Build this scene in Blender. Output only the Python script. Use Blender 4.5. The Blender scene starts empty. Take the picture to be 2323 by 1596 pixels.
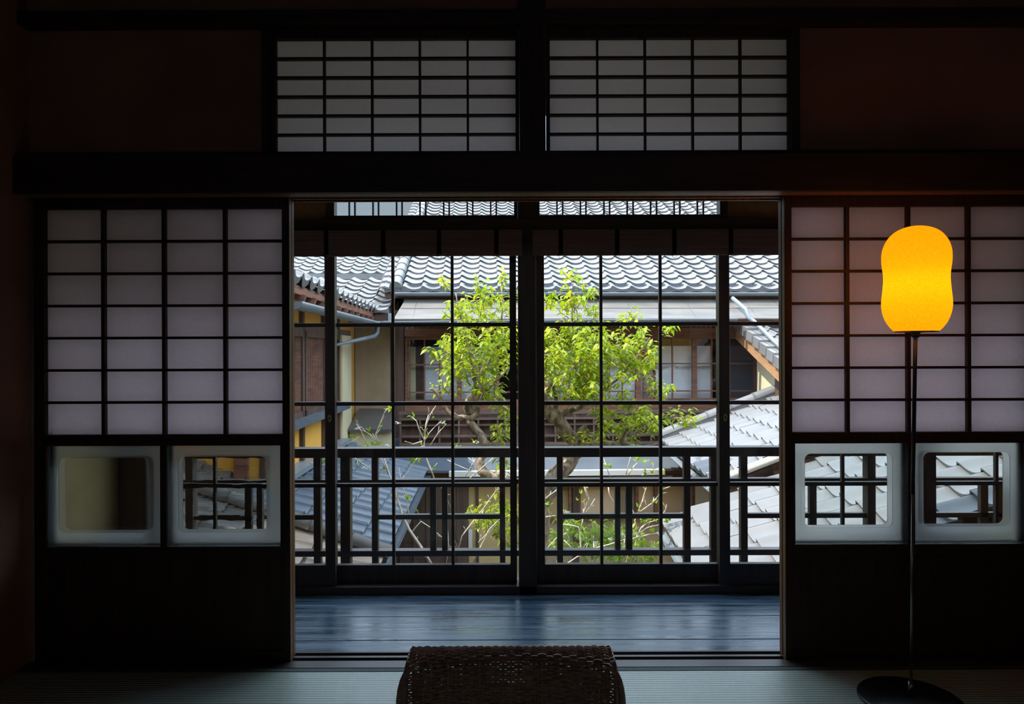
import bpy, bmesh, math, random
from mathutils import Vector, Matrix
random.seed(7)
PI = math.pi
C = bpy.context.scene.collection
# ------------------------------------------------------------------ measuring
F, CX, CY, H = 1600.0, 1161.5, 798.0, 1.17          # focal length in pixels, centre, eye height
ROLL = 0.0035
def unroll(px, py):
    dx, dy = px - CX, py - CY
    return (dx - ROLL * dy) / F, (dy + ROLL * dx) / F
class Frame:
    """a plan frame turned about the eye by a degrees: u to the right, v away, z up"""
    def __init__(s, deg): s.a = math.radians(deg); s.c = math.cos(s.a); s.s = math.sin(s.a)
    def w(s, u, v, z): return Vector((u * s.c - v * s.s, u * s.s + v * s.c, z))
    def _d(s, px, py):
        x, y = unroll(px, py)
        return x * s.c + s.s, -x * s.s + s.c, -y
    def pv(s, px, py, v):
        du, dv, dz = s._d(px, py); t = v / dv
        return du * t, v, H + dz * t
    def pu(s, px, py, u):
        du, dv, dz = s._d(px, py); t = u / du
        return u, dv * t, H + dz * t
IN = Frame(0); FA = Frame(2.1); FE = Frame(-3.2)
def P(px, py, Y): return Vector(IN.pv(px, py, Y))
# ------------------------------------------------------------------ meshes
class MB:
    def __init__(s): s.v = []; s.f = []; s.sm = []
    def quad(s, a, b, c, d, sm=False):
        n = len(s.v); s.v += [Vector(a), Vector(b), Vector(c), Vector(d)]; s.f.append((n, n+1, n+2, n+3)); s.sm.append(sm)
    def hexa(s, p):
        n = len(s.v); s.v += [Vector(q) for q in p]
        for f in ((0,3,2,1),(4,5,6,7),(0,1,5,4),(1,2,6,5),(2,3,7,6),(3,0,4,7)):
            s.f.append(tuple(n+i for i in f)); s.sm.append(False)
    def box(s, x0, x1, y0, y1, z0, z1, fr=IN):
        if x0 > x1: x0, x1 = x1, x0
        if y0 > y1: y0, y1 = y1, y0
        if z0 > z1: z0, z1 = z1, z0
        s.hexa([fr.w(*p) for p in ((x0,y0,z0),(x1,y0,z0),(x1,y1,z0),(x0,y1,z0),(x0,y0,z1),(x1,y0,z1),(x1,y1,z1),(x0,y1,z1))])
    def pbox(s, px0, px1, py0, py1, v, d, fr=IN):
        """a box whose face towards us stands at depth v, d deep"""
        mx, my = (px0+px1)/2, (py0+py1)/2
        u0 = fr.pv(px0, my, v)[0]; u1 = fr.pv(px1, my, v)[0]
        z1 = fr.pv(mx, py0, v)[2]; z0 = fr.pv(mx, py1, v)[2]
        s.box(u0, u1, v, v + d, z0, z1, fr)
    def bar(s, a, b, w, h, up=(0,0,1)):
        a = Vector(a); b = Vector(b); d = (b-a).normalized(); up = Vector(up)
        x = d.cross(up)
        if x.length < 1e-5: x = d.cross(Vector((0,1,0)))
        x.normalize(); y = x.cross(d).normalized(); x *= w/2; y *= h/2
        s.hexa([a-x-y, a+x-y, b+x-y, b-x-y, a-x+y, a+x+y, b+x+y, b-x+y])
    def tube(s, pts, rad, n=8, caps=True, arc=None):
        pts = [Vector(p) for p in pts]
        if not isinstance(rad, (list, tuple)): rad = [rad]*len(pts)
        base = len(s.v); m = len(pts); ref = None
        for i, p in enumerate(pts):
            d = (pts[min(i+1, m-1)] - pts[max(i-1, 0)])
            d = d.normalized() if d.length > 1e-9 else Vector((0,0,1))
            if ref is None:
                ref = Vector((0,0,1)) if abs(d.z) < 0.9 else Vector((1,0,0))
            x = d.cross(ref).normalized(); y = x.cross(d).normalized(); ref = y
            for k in range(n):
                t = 2*PI*k/n
                s.v.append(p + (x*math.cos(t) + y*math.sin(t))*rad[i])
        for i in range(m-1):
            for k in range(n):
                a = base+i*n+k; b = base+i*n+(k+1) % n
                s.f.append((a, b, b+n, a+n)); s.sm.append(True)
        if caps:
            s.f.append(tuple(base+k for k in range(n))[::-1]); s.sm.append(False)
            s.f.append(tuple(base+(m-1)*n+k for k in range(n))); s.sm.append(False)
    def lathe(s, prof, c, n=48, cap0=True, cap1=True):
        base = len(s.v); m = len(prof); c = Vector(c)
        for r, z in prof:
            for k in range(n):
                t = 2*PI*k/n
                s.v.append(c + Vector((r*math.cos(t), r*math.sin(t), z)))
        for i in range(m-1):
            for k in range(n):
                a = base+i*n+k; b = base+i*n+(k+1) % n
                s.f.append((a, b, b+n, a+n)); s.sm.append(True)
        if cap0: s.f.append(tuple(base+k for k in range(n))[::-1]); s.sm.append(False)
        if cap1: s.f.append(tuple(base+(m-1)*n+k for k in range(n))); s.sm.append(False)
    def grid(s, rows, sm=True, close=False):
        """rows of equally many points joined into a surface"""
        base = len(s.v); n = len(rows[0])
        for r in rows: s.v += [Vector(p) for p in r]
        for i in range(len(rows)-1):
            for k in range(n-1 if not close else n):
                a = base+i*n+k; b = base+i*n+(k+1) % n
                s.f.append((a, b, b+n, a+n)); s.sm.append(sm)
    def build(s, name, m, parent=None, bevel=0, fix=False):
        off = Vector(parent.location) if parent else Vector((0,0,0))
        if parent and parent.parent: off = Vector(parent.parent.location)
        if parent and parent.type == 'MESH' and not parent.parent: off = Vector((0,0,0))
        me = bpy.data.meshes.new(name)
        me.from_pydata([tuple(v-off) for v in s.v], [], s.f)
        me.polygons.foreach_set('use_smooth', s.sm)
        if fix:
            bm = bmesh.new(); bm.from_mesh(me); bmesh.ops.remove_doubles(bm, verts=bm.verts, dist=1e-6); bmesh.ops.recalc_face_normals(bm, faces=bm.faces); bm.to_mesh(me); bm.free()
        me.materials.append(m); me.update()
        o = bpy.data.objects.new(name, me); C.objects.link(o)
        if parent: o.parent = parent
        if bevel:
            b = o.modifiers.new('bevel', 'BEVEL'); b.width = bevel; b.segments = 2; b.limit_method = 'ANGLE'
        return o
def tag(o, label=None, cat=None, group=None, kind=None):
    if label: o['label'] = label
    if cat: o['category'] = cat
    if group: o['group'] = group
    if kind: o['kind'] = kind
    return o
def empty(name, loc, label=None, cat=None, group=None, kind=None):
    o = bpy.data.objects.new(name, None); C.objects.link(o); o.location = loc
    o.empty_display_size = 0.1
    return tag(o, label, cat, group, kind)
def struct(name, mb, m, label, cat, bevel=0):
    return tag(mb.build(name, m, None, bevel), label, cat, None, 'structure')
# ------------------------------------------------------------------ materials
def nodes(name):
    m = bpy.data.materials.new(name); m.use_nodes = True
    nt = m.node_tree; nt.nodes.clear()
    out = nt.nodes.new('ShaderNodeOutputMaterial')
    return m, nt, out
def N(nt, t, **kw):
    n = nt.nodes.new(t)
    for k, v in kw.items():
        if k in n.inputs: n.inputs[k].default_value = v
        else: setattr(n, k, v)
    return n
def c4(c): return (c[0], c[1], c[2], 1.0)
def rough(name, a, b=None, scale=(3,3,3), r=0.6, spec=0.4, detail=4, bump=0, bscale=None, metal=0, rvar=0, lo=0.35, hi=0.65):
    """two tones blended by stretched noise, with an optional bump"""
    m, nt, out = nodes(name); L = nt.links.new
    p = N(nt, 'ShaderNodeBsdfPrincipled'); L(p.outputs[0], out.inputs[0])
    p.inputs['Roughness'].default_value = r; p.inputs['Specular IOR Level'].default_value = spec; p.inputs['Metallic'].default_value = metal
    if b is None: b = tuple(x*0.75 for x in a)
    tc = N(nt, 'ShaderNodeTexCoord'); mp = N(nt, 'ShaderNodeMapping'); mp.inputs['Scale'].default_value = scale
    L(tc.outputs['Object'], mp.inputs['Vector'])
    no = N(nt, 'ShaderNodeTexNoise'); no.inputs['Scale'].default_value = 1; no.inputs['Detail'].default_value = detail
    L(mp.outputs[0], no.inputs['Vector'])
    ra = N(nt, 'ShaderNodeValToRGB'); ra.color_ramp.elements[0].position = lo; ra.color_ramp.elements[1].position = hi
    ra.color_ramp.elements[0].color = c4(b); ra.color_ramp.elements[1].color = c4(a)
    L(no.outputs['Fac'], ra.inputs[0]); L(ra.outputs[0], p.inputs['Base Color'])
    if rvar:
        mr = N(nt, 'ShaderNodeMapRange'); mr.inputs['From Min'].default_value = .3; mr.inputs['From Max'].default_value = .7
        mr.inputs['To Min'].default_value = r - rvar; mr.inputs['To Max'].default_value = r + rvar
        L(no.outputs['Fac'], mr.inputs[0]); L(mr.outputs[0], p.inputs['Roughness'])
    if bump:
        n2 = no
        if bscale:
            m2 = N(nt, 'ShaderNodeMapping'); m2.inputs['Scale'].default_value = bscale; L(tc.outputs['Object'], m2.inputs['Vector'])
            n2 = N(nt, 'ShaderNodeTexNoise'); n2.inputs['Scale'].default_value = 1; n2.inputs['Detail'].default_value = 5; L(m2.outputs[0], n2.inputs['Vector'])
        bu = N(nt, 'ShaderNodeBump'); bu.inputs['Strength'].default_value = bump; bu.inputs['Distance'].default_value = 0.01
        L(n2.outputs['Fac'], bu.inputs['Height']); L(bu.outputs[0], p.inputs['Normal'])
    return m
def paper_mat(name, col, trans=0.8, fib=0.06, scale=160):
    """thin sheet that scatters the light of its far side through, with a fibre mottle"""
    m, nt, out = nodes(name); L = nt.links.new
    tc = N(nt, 'ShaderNodeTexCoord'); no = N(nt, 'ShaderNodeTexNoise'); no.inputs['Scale'].default_value = scale; no.inputs['Detail'].default_value = 3
    L(tc.outputs['Object'], no.inputs['Vector'])
    ra = N(nt, 'ShaderNodeValToRGB')
    ra.color_ramp.elements[0].color = c4([x*(1-fib) for x in col]); ra.color_ramp.elements[1].color = c4([min(1, x*(1+fib)) for x in col])
    ra.color_ramp.elements[0].position = .3; ra.color_ramp.elements[1].position = .7
    L(no.outputs['Fac'], ra.inputs[0])
    d = N(nt, 'ShaderNodeBsdfDiffuse'); t = N(nt, 'ShaderNodeBsdfTranslucent'); mx = N(nt, 'ShaderNodeMixShader'); mx.inputs[0].default_value = trans
    L(ra.outputs[0], d.inputs[0]); L(ra.outputs[0], t.inputs[0]); L(d.outputs[0], mx.inputs[1]); L(t.outputs[0], mx.inputs[2]); L(mx.outputs[0], out.inputs[0])
    return m
def glass_mat(name, tint=(0.97,0.98,0.98), k=0.9, rgh=0.0, wavy=0):
    m, nt, out = nodes(name); L = nt.links.new
    lw = N(nt, 'ShaderNodeLayerWeight'); lw.inputs['Blend'].default_value = 0.5
    pw = N(nt, 'ShaderNodeMath', operation='POWER'); pw.inputs[1].default_value = 4.0
    L(lw.outputs['Facing'], pw.inputs[0])
    ma = N(nt, 'ShaderNodeMath', operation='MULTIPLY_ADD'); ma.inputs[1].default_value = k; ma.inputs[2].default_value = 0.045
    L(pw.outputs[0], ma.inputs[0])
    tr = N(nt, 'ShaderNodeBsdfTransparent'); tr.inputs[0].default_value = c4(tint)
    gl = N(nt, 'ShaderNodeBsdfGlossy'); gl.inputs['Roughness'].default_value = rgh
    if wavy:
        tc = N(nt, 'ShaderNodeTexCoord'); no = N(nt, 'ShaderNodeTexNoise'); no.inputs['Scale'].default_value = 4
        L(tc.outputs['Object'], no.inputs['Vector'])
        bu = N(nt, 'ShaderNodeBump'); bu.inputs['Strength'].default_value = wavy; bu.inputs['Distance'].default_value = .02
        L(no.outputs['Fac'], bu.inputs['Height']); L(bu.outputs[0], gl.inputs['Normal'])
    mx = N(nt, 'ShaderNodeMixShader')
    L(ma.outputs[0], mx.inputs[0]); L(tr.outputs[0], mx.inputs[1]); L(gl.outputs[0], mx.inputs[2]); L(mx.outputs[0], out.inputs[0])
    return m
def leaf_mat(name, cols, tr=0.5):
    m, nt, out = nodes(name); L = nt.links.new
    g = N(nt, 'ShaderNodeNewGeometry')
    ra = N(nt, 'ShaderNodeValToRGB'); e = ra.color_ramp.elements
    e[0].color = c4(cols[0]); e[1].color = c4(cols[-1])
    for i, c in enumerate(cols[1:-1]):
        q = e.new((i+1)/(len(cols)-1)); q.color = c4(c)
    L(g.outputs['Random Per Island'], ra.inputs[0])
    p = N(nt, 'ShaderNodeBsdfPrincipled'); p.inputs['Roughness'].default_value = 0.38; p.inputs['Specular IOR Level'].default_value = 0.5
    L(ra.outputs[0], p.inputs['Base Color'])
    t = N(nt, 'ShaderNodeBsdfTranslucent'); L(ra.outputs[0], t.inputs[0])
    mx = N(nt, 'ShaderNodeMixShader'); mx.inputs[0].default_value = tr
    L(p.outputs[0], mx.inputs[1]); L(t.outputs[0], mx.inputs[2]); L(mx.outputs[0], out.inputs[0])
    return m
M = {}
M['wood'] = rough('dark stained wood', (.045,.026,.018), (.026,.015,.011), (3,60,60), .55, .35)
M['woodv'] = rough('dark stained upright wood', (.045,.026,.018), (.026,.015,.011), (60,60,3), .55, .35)
M['board'] = rough('dark cedar board', (.055,.032,.022), (.032,.020,.014), (50,50,2), .6, .3)
M['edge'] = rough('cedar edge painted as lit', (.34,.17,.08), (.20,.10,.045), (60,60,4), .5, .35)  # pale brown stands for daylight caught on dark edges
M['outer'] = rough('weathered black wood', (.095,.070,.056), (.062,.046,.038), (40,40,3), .45, .5)
M['outerh'] = rough('weathered black wood lying', (.095,.072,.060), (.062,.048,.040), (3,40,40), .42, .5)
M['plaster'] = rough('umber plaster', (.34,.17,.11), (.24,.12,.08), (2.5,2.5,2.5), .9, .1)
M['ochre'] = rough('ochre sand plaster', (.55,.36,.16), (.36,.24,.11), (9,9,9), .95, .1)
M['beige'] = rough('beige plaster', (.64,.47,.22), (.56,.41,.19), (6,6,6), .95, .1)
M['ceil'] = rough('dark ceiling board', (.05,.035,.025), None, (2,30,2), .7, .2)
M['paper'] = paper_mat('shoji paper', (.97,.915,.925), .85, .03)
def frost_mat(name, mixf):
    m, nt, out = nodes(name); L = nt.links.new
    r = N(nt, 'ShaderNodeBsdfRefraction'); r.inputs['Roughness'].default_value = .62; r.inputs['IOR'].default_value = 1.13; r.inputs['Color'].default_value = (.96,.98,.97,1)
    t = N(nt, 'ShaderNodeBsdfTranslucent'); t.inputs[0].default_value = (.97,.97,.96,1)
    d = N(nt, 'ShaderNodeBsdfDiffuse'); d.inputs[0].default_value = (.9,.9,.9,1)
    a = N(nt, 'ShaderNodeMixShader'); a.inputs[0].default_value = mixf; L(r.outputs[0], a.inputs[1]); L(t.outputs[0], a.inputs[2])
    c = N(nt, 'ShaderNodeMixShader'); c.inputs[0].default_value = .02; L(a.outputs[0], c.inputs[1]); L(d.outputs[0], c.inputs[2]); L(c.outputs[0], out.inputs[0])
    return m
M['frost'] = frost_mat('ground glass', .20); M['frostb'] = frost_mat('ground glass behind', .10)
M['glass'] = glass_mat('window glass')
M['oldglass'] = glass_mat('old clear glass', (.95,.97,.97))
def wavy_mat():
    m, nt, out = nodes('wavy old glass'); L = nt.links.new
    tc = N(nt, 'ShaderNodeTexCoord'); mp = N(nt, 'ShaderNodeMapping'); mp.inputs['Scale'].default_value = (9, 900, 34); L(tc.outputs['Object'], mp.inputs[0])
    no = N(nt, 'ShaderNodeTexNoise'); no.inputs['Scale'].default_value = 1; no.inputs['Detail'].default_value = 2; L(mp.outputs[0], no.inputs['Vector'])
    bu = N(nt, 'ShaderNodeBump'); bu.inputs['Strength'].default_value = .10; bu.inputs['Distance'].default_value = .01; L(no.outputs['Fac'], bu.inputs['Height'])
    r = N(nt, 'ShaderNodeBsdfRefraction'); r.inputs['Roughness'].default_value = .0; r.inputs['IOR'].default_value = 1.12; r.inputs['Color'].default_value = (.94,.97,.97,1); L(bu.outputs[0], r.inputs['Normal'])
    L(r.outputs[0], out.inputs[0]); return m
M['wavy'] = wavy_mat()
M['farglass'] = glass_mat('facade glass', (.95,.96,.97), .9, 0, .15)
M['brass'] = rough('brass', (.85,.60,.20), (.7,.45,.14), (60,60,60), .35, .6, metal=.2)
M['bamboo'] = rough('brown bamboo slats', (.30,.20,.165), (.19,.13,.11), (2,2,260), .6, .3, bump=.6, bscale=(1,1,330))
M['cloth'] = rough('dark cloth tape', (.012,.011,.011), None, (200,200,200), .9, .1)
M['iron'] = rough('black iron', (.02,.02,.02), None, (30,30,30), .35, .5, metal=.4)
M['steel'] = rough('brushed steel', (.35,.34,.33), (.25,.25,.25), (90,90,4), .3, .5, metal=1)
M['bulb'] = rough('black socket', (.02,.02,.02), None, (30,30,30), .5, .4)
M['wicker'] = rough('brown wicker', (.52,.31,.20), (.30,.18,.12), (60,60,160), .30, .8)
# outdoors
def tile_mat(name, a, b, r=.38, spec=.5):
    return rough(name, a, b, (5,5,5), r, spec, 3, rvar=.06)
M['tile'] = tile_mat('smoked grey tile', (.215,.210,.206), (.17,.167,.165))
M['tileA'] = tile_mat('smoked silver tile', (.185,.182,.178), (.16,.158,.156), .5)
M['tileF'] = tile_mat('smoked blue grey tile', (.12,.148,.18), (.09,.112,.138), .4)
M['tileO'] = tile_mat('weathered warm grey tile', (.145,.125,.105), (.095,.085,.074), .6, .3)
M['oyellow'] = rough('yellow ochre plaster', (.92,.50,.10), (.78,.41,.08), (1.6,1.6,1.6), .95, .1)
M['cream'] = rough('cream plaster', (.72,.65,.42), (.64,.57,.36), (2,2,2), .95, .1)
M['tan'] = rough('tan plaster', (.40,.31,.20), (.34,.26,.17), (5,5,5), .95, .1)
M['redwood'] = rough('red brown house timber', (.30,.14,.09), (.17,.08,.055), (4,4,30), .65, .25)
M['redwoodh'] = rough('red brown house timber lying', (.30,.14,.085), (.17,.08,.05), (4,30,30), .65, .25)
M['brownv'] = rough('brown house boards', (.14,.085,.062), (.08,.05,.036), (16,16,1.5), .7, .25)
M['brownh'] = rough('brown house rails', (.17,.11,.085), (.10,.065,.05), (2,16,16), .6, .3)
M['barge'] = rough('light brown bargeboard', (.44,.24,.12), (.36,.19,.09), (5,5,20), .7, .2)
M['copper'] = rough('weathered copper sheet', (.185,.165,.142), (.13,.12,.108), (2,9,9), .5, .4, bump=.25, bscale=(5,12,12))
M['metal'] = rough('grey painted metal', (.22,.255,.28), (.18,.21,.23), (3,3,3), .4, .5)
M['whitem'] = rough('off white gutter', (.74,.72,.66), (.66,.64,.58), (3,3,3), .5, .4)
M['slab'] = rough('blue grey sheet roofing', (.11,.13,.15), (.085,.10,.12), (3,3,3), .55, .4)
M['apron'] = rough('grey brown sheet', (.13,.112,.10), (.10,.088,.08), (3,3,3), .6, .3)
M['room'] = rough('unlit room boards', (.03,.027,.025), None, (2,2,2), .8, .1)
M['screen'] = rough('white paper screen', (.84,.86,.88), (.80,.82,.84), (2,2,2), .9, .1)
M['fusuma'] = rough('pale tan screen', (.84,.64,.42), (.76,.57,.37), (2,2,2), .9, .1)
M['stone'] = rough('mossy garden wall', (.58,.45,.30), (.30,.25,.15), (3,3,3), .95, .1, 6, bump=.5, bscale=(8,8,8))
M['soil'] = rough('mossy soil', (.22,.18,.11), (.12,.13,.06), (2,2,2), .95, .1, 6)
M['bark'] = rough('grey brown bark', (.48,.37,.26), (.11,.08,.055), (24,24,13), .9, .15, 6, bump=1, bscale=(30,30,14))
M['twig'] = rough('pale twig bark', (.90,.80,.66), (.74,.60,.46), (20,20,20), .6, .3)
M['leaf'] = leaf_mat('fresh plum leaf', [(.18,.30,.005),(.34,.46,.009),(.52,.56,.016),(.27,.40,.009),(.55,.47,.04)])
M['leafd'] = leaf_mat('shrub leaf', [(.16,.30,.012),(.28,.44,.012),(.42,.52,.02)])
M['flower'] = paper_mat('white blossom', (.85,.84,.80), .4)
def tatami_mat():
    m, nt, out = nodes('rush matting'); L = nt.links.new
    tc = N(nt, 'ShaderNodeTexCoord'); sp = N(nt, 'ShaderNodeSeparateXYZ'); L(tc.outputs['Object'], sp.inputs[0])
    mu = N(nt, 'ShaderNodeMath', operation='MULTIPLY'); mu.inputs[1].default_value = 2*PI/0.0165; L(sp.outputs[1], mu.inputs[0])
    si = N(nt, 'ShaderNodeMath', operation='SINE'); L(mu.outputs[0], si.inputs[0])
    mp = N(nt, 'ShaderNodeMapping'); mp.inputs['Scale'].default_value = (260, 25, 1); L(tc.outputs['Object'], mp.inputs[0])
    no = N(nt, 'ShaderNodeTexNoise'); no.inputs['Scale'].default_value = 1; no.inputs['Detail'].default_value = 2; L(mp.outputs[0], no.inputs['Vector'])
    mr = N(nt, 'ShaderNodeMapRange'); mr.inputs['From Min'].default_value = -1.0; mr.inputs['From Max'].default_value = -.3; L(si.outputs[0], mr.inputs[0])
    mx = N(nt, 'ShaderNodeMix', data_type='RGBA'); L(mr.outputs[0], mx.inputs[0])
    mx.inputs[6].default_value = (.20,.26,.22,1); mx.inputs[7].default_value = (.58,.70,.60,1)
    m2 = N(nt, 'ShaderNodeMix', data_type='RGBA', blend_type='MULTIPLY'); m2.inputs[0].default_value = .35
    L(mx.outputs[2], m2.inputs[6]); L(no.outputs['Color'], m2.inputs[7])
    p = N(nt, 'ShaderNodeBsdfPrincipled'); p.inputs['Roughness'].default_value = .40; p.inputs['Specular IOR Level'].default_value = 1.0
    L(m2.outputs[2], p.inputs['Base Color'])
    bu = N(nt, 'ShaderNodeBump'); bu.inputs['Strength'].default_value = .35; bu.inputs['Distance'].default_value = .002
    L(si.outputs[0], bu.inputs['Height']); L(bu.outputs[0], p.inputs['Normal']); L(p.outputs[0], out.inputs[0])
    return m
M['tatami'] = tatami_mat()
M['heri'] = rough('tatami border cloth', (.10,.125,.12), (.07,.09,.09), (120,120,120), .7, .3)
M['engawa'] = rough('polished veranda boards', (.082,.165,.25), (.036,.072,.11), (2.2,26,26), .30, 1.0, 5, bump=.12, bscale=(4,60,60), rvar=.10)  # blue of the reflected sky is mixed into the board colour
M['track'] = rough('worn track wood', (.06,.05,.045), (.03,.026,.024), (3,50,50), .38, .7)
def shade_mat():
    m, nt, out = nodes('amber washi shade'); L = nt.links.new
    tc = N(nt, 'ShaderNodeTexCoord'); no = N(nt, 'ShaderNodeTexNoise'); no.inputs['Scale'].default_value = 150; no.inputs['Detail'].default_value = 6
    L(tc.outputs['Object'], no.inputs['Vector'])
    ra = N(nt, 'ShaderNodeValToRGB'); ra.color_ramp.elements[0].position = .3; ra.color_ramp.elements[1].position = .7
    ra.color_ramp.elements[0].color = (.88,.335,.0022,1); ra.color_ramp.elements[1].color = (1.0,.405,.0035,1)
    L(no.outputs['Fac'], ra.inputs[0])
    t = N(nt, 'ShaderNodeBsdfTranslucent'); d = N(nt, 'ShaderNodeBsdfDiffuse'); L(ra.outputs[0], t.inputs[0]); L(ra.outputs[0], d.inputs[0])
    mx = N(nt, 'ShaderNodeMixShader'); mx.inputs[0].default_value = .6; L(d.outputs[0], mx.inputs[1]); L(t.outputs[0], mx.inputs[2])
    e = N(nt, 'ShaderNodeEmission'); e.inputs['Strength'].default_value = .56; L(ra.outputs[0], e.inputs[0])
    a = N(nt, 'ShaderNodeAddShader'); L(mx.outputs[0], a.inputs[0]); L(e.outputs[0], a.inputs[1]); L(a.outputs[0], out.inputs[0])
    return m
M['shade'] = shade_mat()
# ================================================================== THE ROOM
YS = 2.667                                            # inner face of the paper screens
def ibox(x0, x1, y0, y1, z0, z1): b = MB(); b.box(x0, x1, y0, y1, z0, z1); return b
XL, XR, ZC = -1.83, 2.75, 2.75
SILL0, SILL1 = 2.615, 2.757
# tatami floor: one slab whose front strip is the border cloth
struct('floor', ibox(XL, XR, -2.6, 2.585, -.06, 0), M['tatami'], 'pale rush tatami floor of the dark room', 'floor')
struct('trim_1', ibox(XL, XR, 2.587, 2.612, -.06, .0015), M['heri'], 'dark cloth border along the tatami edge', 'tatami border')
b = MB()                                              # threshold with two grooves
yy = [2.614, 2.672, 2.678, 2.694, 2.700, 2.716, 2.722, 2.738, 2.744, 2.757]
zz = [0.003, .003, -.006, -.006, .003, .003, -.006, -.006, .003, .003]
prof = [(yy[0], -.06)] + list(zip(yy, zz)) + [(yy[-1], -.06)]
b.grid([[(XL, y, z) for y, z in prof], [(XR, y, z) for y, z in prof]], sm=False)
struct('trim_2', b, M['track'], 'grooved wooden threshold the paper screens slide in', 'threshold')
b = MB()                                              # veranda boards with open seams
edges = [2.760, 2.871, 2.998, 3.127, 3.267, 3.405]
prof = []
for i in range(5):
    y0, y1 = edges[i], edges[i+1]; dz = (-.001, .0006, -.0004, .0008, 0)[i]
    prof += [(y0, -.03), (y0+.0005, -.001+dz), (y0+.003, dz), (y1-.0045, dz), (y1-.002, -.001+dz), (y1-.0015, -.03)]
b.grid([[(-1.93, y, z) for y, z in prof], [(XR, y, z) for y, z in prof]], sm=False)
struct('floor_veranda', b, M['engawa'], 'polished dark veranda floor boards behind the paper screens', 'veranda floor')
struct('wall_left', ibox(XL-.2, XL, -2.6, 2.757, -.06, ZC), M['plaster'], 'dark side wall left of the screens', 'wall')
struct('wall_right', ibox(XR, XR+.1, -2.6, 3.5, -.06, ZC), M['plaster'], 'dark side wall beyond the lamp', 'wall')
b = MB(); WB = (-1.4, 2.3, 2.20, 2.68)
b.box(XL-.2, WB[0], -2.7, -2.6, -.06, ZC); b.box(WB[1], XR+.1, -2.7, -2.6, -.06, ZC); b.box(WB[0], WB[1], -2.7, -2.6, -.06, WB[2]); b.box(WB[0], WB[1], -2.7, -2.6, WB[3], ZC)
struct('wall_back', b, M['plaster'], 'dark rear wall of the room', 'wall')
t = empty('window_3', (.15, -2.65, WB[2]), 'long papered transom added unseen in the rear wall for fill light', 'window', None, 'structure')  # added opening behind the eye, lets soft fill light into the room
b = MB()
for i in range(11): x = WB[0] + .02 + (WB[1]-WB[0]-.04)*i/10; b.box(x-.012, x+.012, -2.66, -2.64, WB[2], WB[3])
for i in range(5): z = WB[2] + .02 + (WB[3]-WB[2]-.04)*i/4; b.box(WB[0], WB[1], -2.658, -2.642, z-.01, z+.01)
b.build('lattice', M['woodv'], t)
b = MB(); b.box(WB[0], WB[1], -2.663, -2.661, WB[2], WB[3]); b.build('paper', M['paper'], t)
struct('ceiling', ibox(-4.2, 5.0, -2.7, 3.5, ZC, ZC+.06), M['ceil'], 'dark board ceiling', 'ceiling')
# the head beam with its grooved track
z_kb = 1.757
b = MB()
b.box(XL, XR, 2.60, 2.757, 1.772, 1.912)
b.box(XL, XR, 2.585, 2.605, 1.7575, 1.895)
struct('trim_3', b, M['wood'], 'broad dark head beam over the opening, with grooves for the screens', 'lintel', .002)
Zt0, Zt1 = 1.912, 2.392
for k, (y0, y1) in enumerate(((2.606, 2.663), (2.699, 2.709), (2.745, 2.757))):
    struct('trim_%d' % (14+k), ibox(XL, XR, y0, y1, z_kb, 1.772), M['edge'], ('track lip under the head beam, painted pale as if lit, on the room side', 'thin track lip painted pale as if lit, between the two grooves of the head beam', 'track lip under the head beam, painted pale as if lit, on the veranda side')[k], 'track')  # pale colour paints the light under the head beam
struct('trim_4', ibox(XL, XR, 2.61, 2.75, Zt1, Zt1+.048), M['wood'], 'upper dark beam above the transom', 'beam', .002)
struct('wall_front', ibox(XL, XR, 2.66, 2.74, Zt1+.048, ZC), M['plaster'], 'umber plaster strip above the upper beam', 'wall')
b = MB(); b.box(P(1178,0,2.62).x, P(1237,0,2.62).x, 2.62, 2.757, 1.90, ZC)
struct('trim_5', b, M['woodv'], 'dark upright post between the two transom screens', 'post', .003)
b = MB(); x0 = P(604,200,2.66).x; b.box(XL, x0-.012, 2.672, 2.74, Zt0, Zt1)
struct('wall_front', b, M['plaster'], 'umber plaster panel left of the transom screens', 'wall')
b = MB(); x1 = P(1809,200,2.66).x; b.box(x1+.004, XR, 2.672, 2.74, Zt0, Zt1)
struct('wall_front', b, M['plaster'], 'umber plaster panel right of the transom screens, over the lamp', 'wall')
b = MB(); b.box(x0-.012, x0+.014, 2.645, 2.75, Zt0, Zt1)
struct('trim_6', b, M['woodv'], 'thin dark post at the left end of the transom', 'post')
b = MB(); b.box(x1-.028, x1+.004, 2.645, 2.75, Zt0, Zt1)
struct('trim_7', b, M['woodv'], 'thin dark post at the right end of the transom', 'post')
b = MB(); b.box(P(2352,800,YS).x, P(2352,800,YS).x+.12, 2.62, 2.757, 0, 1.76)
struct('trim_8', b, M['woodv'], 'dark post beyond the right hand paper screens', 'post')
b = MB(); b.box(P(2352,800,YS).x+.12, XR, 2.67, 2.74, 0, 1.76)
struct('wall_front', b, M['plaster'], 'dark plaster wall beyond the right hand screens', 'wall')

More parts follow.
